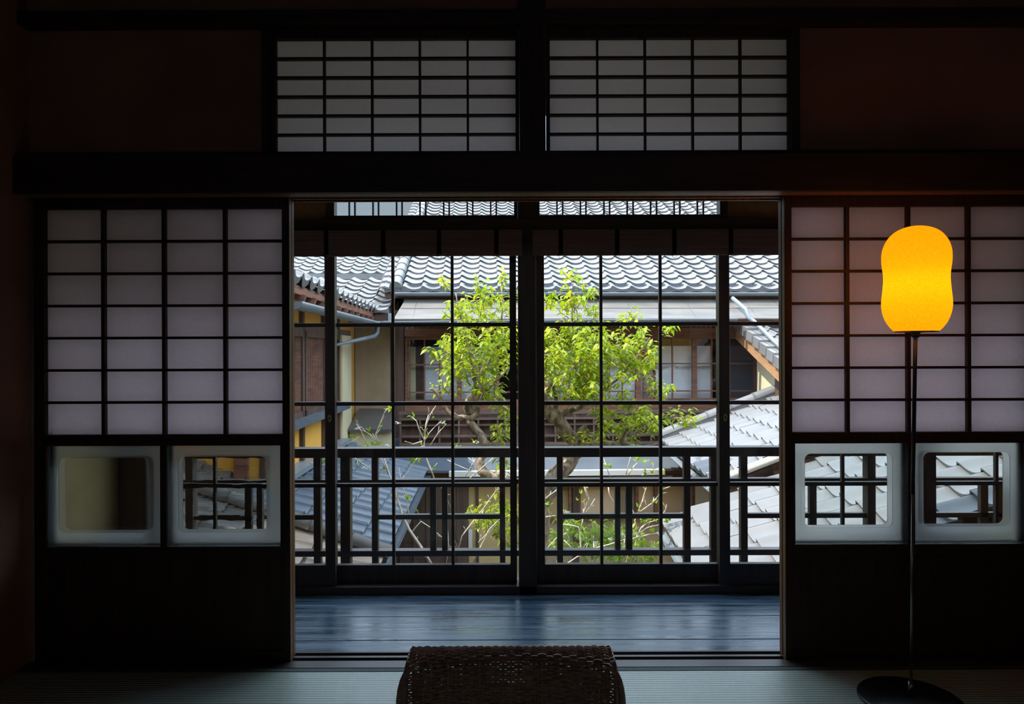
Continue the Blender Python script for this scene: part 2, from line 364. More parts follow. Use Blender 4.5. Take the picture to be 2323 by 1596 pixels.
# ------------------------------------------------------------------ transom screens
def transom(px0, px1, gx0, gx1, gy0, gy1, label):
    Y = 2.665
    a = P(px0, 210, Y); c = P(px1, 210, Y); g0 = P(gx0, gy0, Y); g1 = P(gx1, gy1, Y)
    t = empty('transom_screen', ((a.x+c.x)/2, Y, Zt0), label, 'transom screen', 'papered transom screens over the opening')
    d = .026; fr = MB()
    fr.box(a.x, g0.x, Y, Y+d, Zt0, Zt1); fr.box(g1.x, c.x, Y, Y+d, Zt0, Zt1)
    fr.box(g0.x, g1.x, Y, Y+d, g0.z, Zt1); fr.box(g0.x, g1.x, Y, Y+d, Zt0, g1.z)
    fr.build('frame', M['woodv'], t, .0015)
    la = MB()
    for i in range(1, 5):
        x = g0.x + (g1.x-g0.x)*i/5; la.box(x-.004, x+.004, Y+.004, Y+.022, g1.z, g0.z)
    for j in range(1, 6):
        z = g1.z + (g0.z-g1.z)*j/6; la.box(g0.x, g1.x, Y+.003, Y+.022, z-.0042, z+.0042)
    la.build('lattice', M['woodv'], t)
    p = MB(); p.box(g0.x-.006, g1.x+.006, Y+.0225, Y+.0235, g1.z-.006, g0.z+.006); p.build('paper', M['paper'], t)
transom(614, 1176, 625, 1170, 88, 346, 'papered transom screen left of the middle post')
transom(1239, 1799, 1247, 1790, 86, 344, 'papered transom screen right of the middle post')

# ------------------------------------------------------------------ paper screens with clear panes
def rrect(x0, x1, z0, z1, r, n=6):
    """outline with small scooped corners, counter-clockwise seen from the room"""
    pts = []
    for cx, cz, a0, sx, sz in ((x1, z0, 180, -1, 1), (x1, z1, 270, -1, -1), (x0, z1, 0, 1, -1), (x0, z0, 90, 1, 1)):
        k = .35*r
        corner = []
        for i in range(n+1):
            t = PI/2*i/n
            corner.append((math.cos(t), math.sin(t)))
        # rounded corner stepped back a little
        seg = [(cx + sx*r*(1-math.sin(PI/2*i/n))*1.0, cz + sz*r*(1-math.cos(PI/2*i/n))) for i in range(n+1)]
        if (sx, sz) in ((-1, -1), (1, 1)): seg = seg[::-1]
        if (sx, sz) == (1, 1): pass
        pts += [seg]
    out = []
    order = [pts[3], pts[0], pts[1], pts[2]]
    def ang(p): return p
    # order each corner so that the loop runs round
    cx, cz = (x0+x1)/2, (z0+z1)/2
    allp = [p for s in order for p in s]
    allp = sorted(set((round(a, 6), round(c, 6)) for a, c in allp), key=lambda p: math.atan2(p[1]-cz, p[0]-cx))
    return allp
def framed_pane(mb, X0, X1, Z0, Z1, hole, y0, y1):
    """flat sheet X0..X1 x Z0..Z1 with a hole"""
    outer = []
    cx = (X0+X1)/2; cz = (Z0+Z1)/2
    for hx, hz in hole:
        dx, dz = hx-cx, hz-cz
        s = min((X1-cx)/abs(dx) if abs(dx) > 1e-9 else 1e9, (Z1-cz)/abs(dz) if abs(dz) > 1e-9 else 1e9)
        outer.append((cx+dx*s, cz+dz*s))
    # put true corners in
    n = len(hole)
    def corner_between(a, c):
        for X in (X0, X1):
            for Z in (Z0, Z1):
                ta = math.atan2(a[1]-cz, a[0]-cx); tc = math.atan2(c[1]-cz, c[0]-cx); tk = math.atan2(Z-cz, X-cx)
                if tc < ta: tc += 2*PI
                if tk < ta: tk += 2*PI
                if ta < tk < tc: return (X, Z)
    for yv in (y0, y1):
        for i in range(n):
            j = (i+1) % n
            k = corner_between(outer[i], outer[j])
            q = [outer[i]] + ([k] if k else []) + [outer[j], hole[j], hole[i]]
            b0 = len(mb.v); mb.v += [Vector((x, yv, z)) for x, z in q]
            mb.f.append(tuple(range(b0, b0+len(q)))); mb.sm.append(False)
    for i in range(n):
        j = (i+1) % n
        mb.quad((hole[i][0], y0, hole[i][1]), (hole[j][0], y0, hole[j][1]), (hole[j][0], y1, hole[j][1]), (hole[i][0], y1, hole[i][1]))
def hole_part(name, hole, y, d, m, parent):
    b = MB(); n = len(hole)
    for yv in (y, y+d):
        b0 = len(b.v); b.v += [Vector((x, yv, z)) for x, z in hole]; b.f.append(tuple(range(b0, b0+n))); b.sm.append(False)
    for i in range(n):
        j = (i+1) % n
        b.quad((hole[i][0], y, hole[i][1]), (hole[j][0], y, hole[j][1]), (hole[j][0], y+d, hole[j][1]), (hole[i][0], y+d, hole[i][1]))
    return b.build(name, m, parent, fix=True)
def shoji(Y, x0, x1, gx, zs, panes, holes, label, pull):
    """gx: the five lattice lines, zs: [grid bottom, grid top, pane band bottom, pane band top]"""
    d = .03; g0, g1 = gx[0], gx[-1]; zb, zt, pb, pt = zs; top = 1.764
    t = empty('shoji_screen', ((x0+x1)/2, Y, -.004), label, 'sliding screen', 'sliding paper screens of the opening')
    fr = MB()
    fr.box(x0, g0, Y, Y+d, -.004, top); fr.box(g1, x1, Y, Y+d, -.004, top)
    fr.box(g0, g1, Y, Y+d, zt, top); fr.box(g0, g1, Y, Y+d, pt, zb)
    fr.box(g0, g1, Y, Y+d, pb-.042, pb); fr.box(g0, g1, Y, Y+d, -.004, .042)
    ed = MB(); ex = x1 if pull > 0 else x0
    ed.box(ex-.0005, ex+.0012, Y+.002, Y+d-.002, 0, top-.008); ed.build('lit_edge', M['edge'], t)  # thin strip coloured like daylight on the stile edge
    fr.box(panes[0][1], panes[1][0], Y+.002, Y+d-.002, pb, pt)
    fr.box(g0, panes[0][0], Y+.002, Y+d-.002, pb, pt); fr.box(panes[1][1], g1, Y+.002, Y+d-.002, pb, pt)
    fr.build('frame', M['woodv'], t, .0015)
    la = MB()
    for x in gx[1:-1]: la.box(x-.0065, x+.0065, Y+.004, Y+.022, zb, zt)
    for j in range(1, 7):
        z = zb + (zt-zb)*j/7; la.box(g0, g1, Y+.006, Y+.022, z-.005, z+.005)
    la.build('lattice', M['woodv'], t)
    p = MB(); p.box(g0-.006, g1+.006, Y+.0225, Y+.0235, zb-.006, zt+.006); p.build('paper', M['paper'], t)
    bd = MB(); bd.box(g0-.004, g1+.004, Y+.009, Y+.018, .04, pb-.04)
    o = bd.build('skirt_board', M['board'], t)
    for (a, c), (hx0, hx1, hz0, hz1) in zip(panes, holes):
        hole = rrect(hx0, hx1, hz0, hz1, .024)
        fp = MB(); framed_pane(fp, a-.004, c+.004, pb-.004, pt+.004, hole, Y+.012, Y+.0155)
        f = fp.build('frosted_pane', M['frost'] if Y == YS else M['frostb'], t, fix=True)
        tag(f, 'frosted glass border')
        hole_part('clear_pane', hole, Y+.0125, .0025, M['wavy'] if pull > 0 and Y == YS and a > panes[0][0] else M['oldglass'], f)
    pl = MB(); px = x1-.022 if pull > 0 else x0+.022
    pl.box(px-.008, px+.008, Y-.001, Y+.004, .66, .74); pl.build('finger_pull', M['iron'], t)
    return t
def zat(y, Y=YS): return P(CX, y, Y).z
def xat(x, Y=YS): return P(x, 800, Y).x
zs = [zat(983), zat(470), zat(1237), zat(1008)]
def holes_of(px): return [(xat(a), xat(c), zat(y1), zat(y0)) for a, c, y0, y1 in px]
shoji(YS, xat(76), xat(656), [xat(v) for v in (100, 232, 370, 509, 640)], zs, [(xat(103), xat(361)), (xat(376), xat(634))],
      holes_of([(127, 332, 1036, 1207), (400, 601, 1034, 1206)]), 'paper sliding screen left of the opening, nearer the room, with two clear low panes', 1)
shoji(YS, xat(1781), xat(2352), [xat(v) for v in (1797, 1925, 2064, 2201, 2336)], zs, [(xat(1804), xat(2061)), (xat(2076), xat(2332))],
      holes_of([(1828, 2028, 1032, 1201), (2098, 2296, 1030, 1199)]), 'paper sliding screen behind the amber lamp, nearer the room', -1)
# the two leaves parked behind them
YB = 2.712; k = YB/YS
def sh(v, dx): return xat(v, YB) + dx
shoji(YB, xat(76)-.004, xat(656)-.004, [xat(v)-.004 for v in (100, 232, 370, 509, 640)], zs, [(xat(103)-.004, xat(361)-.004), (xat(376)-.004, xat(634)-.004)],
      [(a-.004, c-.004, z0, z1) for a, c, z0, z1 in holes_of([(127, 332, 1036, 1207), (400, 601, 1034, 1206)])],
      'paper sliding screen parked behind the left hand one, on the veranda side', 1)
shoji(YB, xat(1781)+.004, xat(2352)+.004, [xat(v)+.004 for v in (1797, 1925, 2064, 2201, 2336)], zs, [(xat(1804)+.004, xat(2061)+.004), (xat(2076)+.004, xat(2332)+.004)],
      [(a+.004, c+.004, z0, z1) for a, c, z0, z1 in holes_of([(1828, 2028, 1032, 1201), (2098, 2296, 1030, 1199)])],
      'paper sliding screen parked behind the one by the lamp, on the veranda side', -1)

# ================================================================== THE VERANDA
YO = 3.426
XE = P(270, 1100, 3.42).x                            # end wall
struct('wall_veranda', ibox(XE-.3, XE, 2.757, 3.5, -.06, ZC), M['beige'], 'beige plaster wall closing the left end of the veranda', 'wall')
def post(px0, px1, Y, n, label):
    b = MB(); b.box(P(px0, 900, Y).x, P(px1, 900, Y).x, Y, Y+.12, -.06, ZC)
    struct('trim_%d' % n, b, M['outer'], label, 'post', .003)
post(268, 326, YO-.02, 9, 'dark corner post at the left end of the veranda')
post(1176, 1217, YO-.02, 10, 'dark post in the middle of the glazed veranda front')
post(2060, 2101, YO-.02, 11, 'dark post at the right of the glazed veranda front')
xo0, xo1 = XE, XR
struct('trim_12', ibox(xo0, xo1, YO-.02, YO+.10, -.06, zat(1330, YO-.02)), M['outerh'], 'dark sill the glass doors stand on', 'sill', .002)
zl0, zl1 = 1.735, 1.812
struct('trim_13', ibox(xo0, xo1, YO-.03, YO+.10, zl0, zl1), M['outerh'], 'dark head beam over the glass doors', 'lintel', .002)
# outer transom windows with paired bars
tz1 = 2.42
def outer_window(n, px0, px1, gx0, gx1, bars, label):
    Y = YO
    t = empty('window_%d' % n, (P(px0, 470, Y).x, Y, zl1), label, 'transom window', None, 'structure')
    fr = MB(); a, c = P(px0, 470, Y).x, P(px1, 470, Y).x; g0, g1 = P(gx0, 470, Y).x, P(gx1, 470, Y).x; zg = P(CX, 488, Y).z
    fr.box(a, g0, Y-.01, Y+.05, zl1, tz1); fr.box(g1, c, Y-.01, Y+.05, zl1, tz1); fr.box(g0, g1, Y-.01, Y+.05, zl1, zg); fr.box(g0, g1, Y-.01, Y+.05, tz1-.03, tz1)
    fr.build('window_frame', M['outer'], t, .002)
    ba = MB()
    for x in bars:
        X = P(x, 470, Y).x; ba.box(X-.0035, X+.0035, Y+.012, Y+.026, zg, tz1-.03)
    ba.build('bars', M['outer'], t)
    gp = MB(); gp.box(g0, g1, Y+.018, Y+.021, zg, tz1-.03); gp.build('glass', M['glass'], t)
outer_window(1, 740, 1174, 759, 1166, [790.6,803.6,844.8,857.3,898.5,911,951.7,965,1005.8,1018.3,1059.5,1072,1113,1125.7], 'narrow glazed transom with paired bars left of the middle post')
outer_window(2, 1212, 1650, 1224, 1632, [1264,1277,1317.5,1330,1371,1384,1424,1437.5,1477.5,1491,1531,1544,1584,1597.6], 'narrow glazed transom with paired bars right of the middle post')
b = MB(); b.box(P(334, 470, YO).x, P(740, 470, YO).x, YO+.01, YO+.06, zl1, ZC)
struct('wall_outer', b, M['ochre'], 'ochre plaster beside the left outer transom', 'wall')
b = MB(); b.box(P(1650, 470, YO).x, XR, YO+.01, YO+.06, zl1, ZC)
struct('wall_outer', b, M['ochre'], 'ochre plaster beside the right outer transom', 'wall')
struct('wall_outer', ibox(P(740, 470, YO).x, P(1650, 470, YO).x, YO, YO+.08, tz1, ZC), M['ochre'], 'plaster above the outer transoms', 'wall')
# glass sliding doors
def gdoor(n, Y, px0, px1, cols, lab, lock=None, st=None):
    """cols: lattice edges in the picture at depth Y, outermost are the stiles' inner edges"""
    t = empty('door_%d' % n, (P((px0+px1)/2, 1330, Y).x, Y, zat(1331, Y)), lab, 'glass door', None, 'structure')
    d = .032; fr = MB(); X = [P(v, 1000, Y).x for v in cols]; a, c = P(px0, 1000, Y).x, P(px1, 1000, Y).x
    z0, z1 = zat(1331, Y), zl0+.012; zg0 = zat(1280, Y); zg1 = z1-.05
    fr.box(a, X[0], Y, Y+d, z0, z1); fr.box(X[-1], c, Y, Y+d, z0, z1); fr.box(X[0], X[-1], Y, Y+d, z0, zg0); fr.box(X[0], X[-1], Y, Y+d, zg1, z1)
    fr.build('frame', M['outer'], t, .002)
    la = MB()
    for x in X[1:-1]: la.box(x-.007, x+.007, Y+.006, Y+.026, zg0, zg1)
    for y in (551, 735.5, 914.5, 1100):
        z = zat(y, Y); la.box(X[0], X[-1], Y+.004, Y+.028, z-.0095, z+.0095)
    la.build('muntins', M['outerh'], t, .001)
    g = MB(); g.box(X[0], X[-1], Y+.0145, Y+.0175, zg0, zg1); g.build('glass', M['glass'], t)
    if lock:
        lx, lz = P(lock[0], lock[1], Y).x, P(lock[0], lock[1], Y).z
        k = MB(); k.lathe([(.0001, 0), (.011, 0), (.0115, .002), (.0001, .003)], (0, 0, 0), 20, False, False)
        k.v = [Vector((lx + v.x*.85, Y - v.z, lz + v.y*1.75)) for v in k.v]
        o = k.build('lock_plate', M['brass'], t); tag(o, 'small brass lock plate')
        k = MB(); k.box(lx-.003, lx+.003, Y-.0045, Y-.002, lz-.007, lz+.005); k.build('keyhole', M['iron'], o)
gdoor(1, YO-.005, 336, 760, [357, 484.5, 611, 739], 'glass lattice door at the far left, mostly behind the left paper screens', (748, 948))
gdoor(2, YO+.04, 737, 1172, [762, 891.5, 1026.5, 1157], 'glass lattice door left of the middle veranda post')
gdoor(3, YO+.04, 1213, 1654, [1235.5, 1365, 1500, 1629], 'glass lattice door right of the middle veranda post, tree behind')
gdoor(4, YO-.005, 1632, 2062, [1656, 1783, 1914, 2040], 'glass lattice door reaching behind the right paper screens, before the grey tiles', (1645, 946))
gdoor(5, YO+.0, 2101, 2530, [2124, 2264, 2398, 2510], 'glass lattice door at the far right, seen only through a low clear pane')
# bamboo blinds drawn up under the head beam
def blind(px0, px1, rings, label):
    Y = 3.345; a, c = P(px0, 550, Y).x, P(px1, 550, Y).x; z1 = zl0+.014; z0 = zat(579, Y)
    t = empty('bamboo_blind', ((a+c)/2, Y, z0), label, 'blind', 'drawn up blinds before the glass doors')
    s = MB(); s.box(a, c, Y, Y+.012, z0+.004, z1); s.box(a+.002, c-.002, Y+.014, Y+.028, z0+.012, z1); s.build('slats', M['bamboo'], t)
    h = MB(); h.tube([(a, Y+.006, z0+.004), (c, Y+.006, z0+.004)], .006, 8); h.build('hem_bar', M['bamboo'], t)
    for x in rings:
        X = P(x, 550, Y).x
        q = MB(); q.box(X-.010, X+.010, Y-.002, Y-.0005, z0+.006, z1); q.build('strap', M['cloth'], t)
        r = MB(); pts = [(X+.010*math.cos(2*PI*i/20), Y-.002, z0-.004+.010*math.sin(2*PI*i/20)) for i in range(21)]
        r.tube(pts, .0011, 6, False); rg = r.build('ring', M['steel'], t)
        q = MB(); q.box(X-.017, X+.003, Y-.003, Y+.004, z0-.003, z0+.002); q.build('clip', M['iron'], rg)
blind(505, 1184, (612, 740, 869, 996, 1126), 'drawn up bamboo blind left of the middle veranda post')
blind(1208, 1900, (1272, 1400, 1530, 1658, 1786), 'drawn up bamboo blind right of the middle veranda post')
# eave over the doors
b = MB(); b.hexa([(-4.2,3.50,2.66),(5,3.50,2.66),(5,3.98,2.50),(-4.2,3.98,2.50),(-4.2,3.50,2.73),(5,3.50,2.73),(5,3.98,2.57),(-4.2,3.98,2.57)])
struct('roof_eave', b, M['brownv'], 'dark board eave outside, above the veranda doors', 'eave')
b = MB(); b.box(-4.2, XE-.12, 3.30, 3.5, -3.2, 2.75); struct('wall_outer', b, M['oyellow'], 'own outer wall left of the veranda', 'wall')
b = MB(); b.box(-4.2, 5.0, 3.36, 3.52, -3.2, -.06); struct('wall_outer', b, M['cream'], 'own outer wall below the veranda', 'wall')
b = MB(); b.box(XR, 5.0, 3.42, 3.5, -.06, 2.75); struct('wall_outer', b, M['oyellow'], 'own outer wall right of the veranda', 'wall')

b = MB(); b.box(-9, -4.2, -2.7, 5.35, -3.2, 3.9); struct('shade_wing', b, M['oyellow'], 'ochre side wing added out of sight at the left to shade the lower roof', 'wall')  # unseen block added to cast shade on the lower roof
# ------------------------------------------------------------------ railing outside the glass
YR = 3.75
t = empty('balcony_railing', (0, YR, 0), 'dark wooden railing outside the glass doors', 'railing')
def rz(y): return zat(y, YR)
xl, xr = P(60, 1100, YR).x, P(2500, 1100, YR).x
def rail(y0, y1, d, x0=None, x1=None):
    b = MB(); b.box(P(x0, 1100, YR).x if x0 else xl, P(x1, 1100, YR).x if x1 else xr, YR-d/2+.02, YR+d/2+.02, rz(y1), rz(y0)); return b
rail(1014.5, 1036, .075).build('handrail', M['outerh'], t, .004)
rail(1086.5, 1097, .045).build('rail', M['outerh'], t, .002)
rail(1247, 1260, .055).build('rail', M['outerh'], t, .002)
for a, c in ((428, 570), (664, 712), (857, 1134), (1276, 1553), (1696, 1970), (2120, 2400)):
    rail(1166.5, 1177.5, .03, a, c).build('short_rail', M['outerh'], t, .0015)
zbase = -.06
def rpost(px0, px1, y0, y1, d):
    b = MB(); b.box(P(px0, 1150, YR).x, P(px1, 1150, YR).x, YR-d/2+.02, YR+d/2+.02, rz(y1) if y1 else zbase, rz(y0)); b.build('post', M['outer'], t, .002)
for a, c in ((422, 439), (773, 795), (1967, 1985)): rpost(a, c, 1034, None, .06)
for a, c in ((711, 727), (843, 857), (1133.5, 1146), (1264, 1277), (1552, 1567), (1613, 1629), (1681, 1696.5)): rpost(a, c, 1034, None, .04)
for a, c in ((554, 569), (581, 594), (975, 989), (1002, 1015), (1396, 1408), (1420.5, 1435), (1838, 1854), (2227, 2244), (2262, 2277)): rpost(a, c, 1095, 1248, .03)
b = MB(); b.box(-1.9, 3.2, 3.52, 3.86, -.10, -.06); struct('floor_balcony', b, M['outerh'], 'narrow ledge the railing stands on', 'ledge')
# ================================================================== LAMP AND CHAIR
YL = 2.35
lx = P(2066, 1595, YL).x
t = empty('floor_lamp', (lx, YL, 0), 'tall slim floor lamp with a glowing amber gourd shaped shade', 'lamp')
b = MB(); b.lathe([(.158, .001), (.162, .004), (.162, .010), (.158, .014), (.02, .017), (.0001, .018)], (lx, YL, 0), 64, True, False); b.build('base', M['iron'], t)
top = P(2077, 757, YL); mid = P(2070.5, 1120, YL)
foot = Vector((lx, YL, .017))
b = MB(); b.tube([foot, mid], .0042, 12); b.build('lower_pole', M['steel'], t)
b = MB(); b.tube([mid, top + Vector((0,0,.02))], .0062, 12); b.build('upper_pole', M['iron'], t)
b = MB(); q = foot + (mid-foot)*.045; b.tube([q - Vector((0,0,.022)), q + Vector((0,0,.022))], .0085, 14); b.build('joint', M['steel'], t)
b = MB(); b.tube([top - Vector((0,0,.012)), top + Vector((0,0,.006))], .011, 14); b.build('collar', M['iron'], t)
b = MB(); b.tube([top, top + Vector((0,0,.12))], .014, 14); b.build('socket', M['bulb'], t)
sc = YL/F
def hz(y): return P(2078, y, YL).z
prof0 = [(751.5, 49), (748, 53), (740, 60.5), (728, 68.5), (712, 75), (696, 78), (680, 78), (662, 76), (645, 74.3), (630, 73.6), (615, 74.6), (600, 76.8), (585, 77.8), (570, 76.8), (555, 72.5), (542, 65.5), (530, 55), (521, 41), (515.5, 25), (513, 10), (512.6, 1)]
sx = P(2078.5, 650, YL).x
prof1 = []
for i in range(len(prof0)-1):
    p0, p1, p2, p3 = prof0[max(i-1,0)], prof0[i], prof0[i+1], prof0[min(i+2,len(prof0)-1)]
    for k in range(4):
        t_ = k/4
        prof1.append(tuple(.5*((2*p1[q]) + (p2[q]-p0[q])*t_ + (2*p0[q]-5*p1[q]+4*p2[q]-p3[q])*t_**2 + (3*p1[q]-p0[q]-3*p2[q]+p3[q])*t_**3) for q in (0,1)))
prof1.append(prof0[-1])
prof = [(max(w, .3)*sc*.905, hz(y)) for y, w in prof1]
b = MB(); b.lathe(prof, (sx, YL, 0), 72, False, False)
shade = b.build('shade', M['shade'], t)
b = MB(); r0 = prof[0][0]
b.tube([(sx + r0*math.cos(2*PI*i/40), YL + r0*math.sin(2*PI*i/40), prof[0][1]) for i in range(41)], .0018, 6, False)
for k in range(3):
    a = 2*PI*k/3 + .4; b.tube([(sx + r0*math.cos(a), YL + r0*math.sin(a), prof[0][1]), (top.x, YL, prof[0][1]-.004)], .0012, 6)
b.build('shade_ring', M['iron'], t)
li = bpy.data.lights.new('lamp bulb', 'POINT'); li.energy = .60; li.color = (1, .80, .5); li.shadow_soft_size = .035
lo = bpy.data.objects.new('bulb', li); C.objects.link(lo); lo.location = Vector((sx, YL, hz(655))) - t.location; lo.parent = t

# woven chair with its back to us
ch = empty('wicker_chair', (-.005, 1.75, 0), 'low brown wicker chair on the tatami, its woven back to the camera', 'chair')
HW, ZT, YF = .225, .497, 1.616
def ynear(x): return 1.563 - .050*(x/HW)**2
RN = .012
def prof_pt(x, s):
    """point and normal of the woven shell: s runs up the near face, over the top and down the far face"""
    yn = ynear(x); h = ZT - RN - .06
    if s < h: return (x, yn, .06 + s), (0, -1, 0)
    s2 = s - h; q = RN*PI/2
    if s2 < q:
        a = s2/RN; return (x, yn + RN - RN*math.cos(a), ZT - RN + RN*math.sin(a)), (0, -math.cos(a), math.sin(a))
    s3 = s2 - q; L = YF - yn - 2*RN
    if s3 < L: return (x, yn + RN + s3, ZT + .004*math.sin(PI*s3/L)), (0, 0, 1)
    s4 = s3 - L
    if s4 < q:
        a = s4/RN; return (x, YF - RN + RN*math.sin(a), ZT - RN + RN*math.cos(a)), (0, math.sin(a), math.cos(a))
    s5 = s4 - q
    return (x, YF + .05*s5, ZT - RN - s5), (0, 1, 0)
NST = 26; pitch = 2*HW/NST
def weave(mb, rows, amp=.0021, rad=.00262):
    rr = random.Random(3)
    for j, sfun in enumerate(rows):
        pts = []
        jit = rr.uniform(-.0004, .0004)
        for i in range(NST*4+1):
            x = -HW + 2*HW*i/(NST*4)
            (px, py, pz), (nx, ny, nz) = prof_pt(x, sfun(x) + jit)
            o = amp*math.cos(PI*i/4 + PI*j)
            pts.append((px - .005, py + ny*o, pz + nz*o))
        mb.tube(pts, rad, 5, False)
hN = ZT - RN - .06
b = MB(); weave(b, [(lambda x, s=.006 + .0057*i: s) for i in range(int((hN-.004)/.0057))]); b.build('back_weave', M['wicker'], ch)
b = MB()
def tops(k, n): return lambda x: hN + (k+.5)/n*(2*RN*PI/2 + YF - ynear(x) - 2*RN)
weave(b, [tops(k, 17) for k in range(17)], .003, .0026); b.build('top_weave', M['wicker'], ch)
b = MB()
def fronts(k): return lambda x: hN + RN*PI + YF - ynear(x) - 2*RN + .004 + .00585*k
weave(b, [fronts(k) for k in range(55)]); b.build('front_weave', M['wicker'], ch)
b = MB()
for i in range(NST+1):
    x = -HW + pitch*i; L = 2*(ZT-.06) + YF - ynear(x)
    pts = [Vector(prof_pt(x, L*k/60)[0]) - Vector((.005,0,0)) for k in range(int(60*.86))]
    b.tube(pts, .0030, 5, False)
b.build('stakes', M['wicker'], ch)
for sgn in (-1, 1):                                     # wrapped side borders
    b = MB(); path = []
    x0 = HW; r = .016
    path = [(x0 + r, z) for z in [.05 + .0052*i for i in range(int((ZT-.075-.05)/.0052))]]
    z0 = path[-1][1]
    for k in range(1, 18):
        a = PI/2*k/17.5; path.append((x0 - .018 + (r+.018)*math.cos(a), z0 + (ZT-z0+.002)*math.sin(a)))
    path = [(x, z - .006) for x, z in path]
    for x, z in path:
        yn = ynear(HW) - .004
        a1 = [(sgn*(x) - .005, yn, z), (sgn*x - .005, (yn+YF)/2, z + .0015), (sgn*x - .005, YF+.004, z)]
        b.tube(a1, .0032, 6)
    for yy_, dy in ((ynear(HW)+.003, 0), (YF-.003, 0)):
        b.tube([(sgn*(x0+r) - .005, yy_, .02)] + [(sgn*x - .005, yy_, z) for x, z in path[::3]] + [(sgn*path[-1][0] - .005, yy_, path[-1][1])], .0065, 8)
    b.build('side_border', M['wicker'], ch)
b = MB()                                               # seat and feet reach ahead of the back
for k in range(70):
    y = 1.64 + .0062*k
    b.tube([(-.25, y, .19), (-.245, y, .232), (-.12, y, .238 - .01*math.sin(PI*k/70)), (.11, y, .238 - .01*math.sin(PI*k/70)), (.235, y, .232), (.24, y, .19)], .0032, 5)
b.box(-.24, .23, 1.64, 2.07, .19, .226)
b.build('seat', M['wicker'], ch)
for x, y in ((-.235, 1.58), (.225, 1.58), (-.235, 2.05), (.225, 2.05)):
    b = MB(); b.tube([(x, y, .0), (x, y, .2)], [.014, .017], 10); b.build('leg', M['wicker'], ch)

# ================================================================== OUTDOORS: helpers
TP = [(0,1),(.05,.94),(.12,.76),(.22,.44),(.34,.17),(.46,.03),(.57,.0),(.69,.06),(.79,.17),(.875,.32),(.925,.46),(.95,.80),(.975,.96),(1.0,1.0)]
def tiled(mb, fr, O, e, s, ncol, nrow, w=.265, ex=.235, flip=False, keep=None, amp=.050, lift=.028, last=.05, crescent=False):
    O = Vector(O); e = Vector(e).normalized(); s = Vector(s).normalized(); n = e.cross(s).normalized()
    if n.z < 0: n = -n
    prof = [((1-t if flip else t), h) for t, h in TP]
    if flip: prof = prof[::-1]
    for i in range(nrow):
        thick = last if i == 0 else lift*.8
        for j in range(ncol):
            if keep and not keep((j+.5)*w, (i+.5)*ex): continue
            jr = random.uniform(-.002, .002)
            rows = []
            for sv, lf in ((i*ex - .012, lift + jr), ((i+.5)*ex, lift*.5 + jr), ((i+1)*ex + .01, jr)):
                rows.append([fr.w(*(O + e*((j+t)*w) + s*sv + n*(h*amp + lf))) for t, h in prof])
            mb.grid(rows)
            mb.grid([[fr.w(*(O + e*((j+t)*w) + s*(i*ex - .012) + n*((h*amp + lift + jr - thick*(.55 + .45*(1-h))) if (i or crescent) else (-.006 - .02*h)))) for t, h in prof], rows[0]])
def caps(mb, a, c, r=.085, seg=.3, n=9, base=True):
    a, c = Vector(a), Vector(c); d = c - a; L = d.length; d.normalize()
    x = d.cross(Vector((0,0,1))).normalized(); y = x.cross(d).normalized()
    k = max(1, round(L/seg))
    for i in range(k):
        p, q = a + d*(L*i/k - .012), a + d*(L*(i+1)/k)
        R = [(r*1.10, p), (r*1.02, p + (q-p)*.12), (r*.97, q)]
        rows = [[pt + (x*math.cos(t) + y*math.sin(t))*rad for t in [PI*m/(n-1) for m in range(n)]] for rad, pt in R]
        mb.grid(rows)
        mb.v += [p]; cidx = len(mb.v)-1
        b0 = cidx - 3*n
        for m in range(n-1): mb.f.append((cidx, b0+m, b0+m+1)); mb.sm.append(False)
    if base:
        mb.bar(a - y*.05, c - y*.05, r*1.7, .12, y)
def gutter(mb, a, c, r=.055, th=.004, n=11):
    a, c = Vector(a), Vector(c); d = (c-a).normalized(); x = d.cross(Vector((0,0,1))).normalized(); up = Vector((0,0,1))
    def sec(p):
        o = [p + (x*math.cos(t) - up*math.sin(t))*r for t in [PI*m/(n-1) for m in range(n)]]
        i = [p + (x*math.cos(t) - up*math.sin(t))*(r-th) for t in [PI*m/(n-1) for m in range(n)]][::-1]
        return o + i
    mb.grid([sec(a), sec(c)], close=True)
    for p in (a, c):
        s_ = [p + (x*math.cos(t) - up*math.sin(t))*r for t in [PI*m/(n-1) for m in range(n)]]
        b0 = len(mb.v); mb.v += s_; mb.f.append(tuple(range(b0, b0+n))); mb.sm.append(False)
def tag3(name, loc, label, cat, group=None): return empty(name, loc, label, cat, group)
ZG = -3.0
tag(ibox(-30, 30, 3.4, 45, ZG-.1, ZG).build('ground', M['soil']), 'mossy courtyard ground below the tree', 'ground', None, 'structure')

# ================================================================== THE HOUSE ACROSS THE COURT
VF = 10.0
def zf(y, v=VF, px=1300): return FA.pv(px, y, v)[2]
def uf(x, v=VF, py=850): return FA.pv(x, py, v)[0]
hs = empty('courtyard_house', FA.w(1.5, VF, ZG), 'two storey timber house across the court, with a long grey tiled roof', 'house')
u0, u1 = -1.80, 6.6
bz_ = FA.pv(860, 707, 9.55)[2]
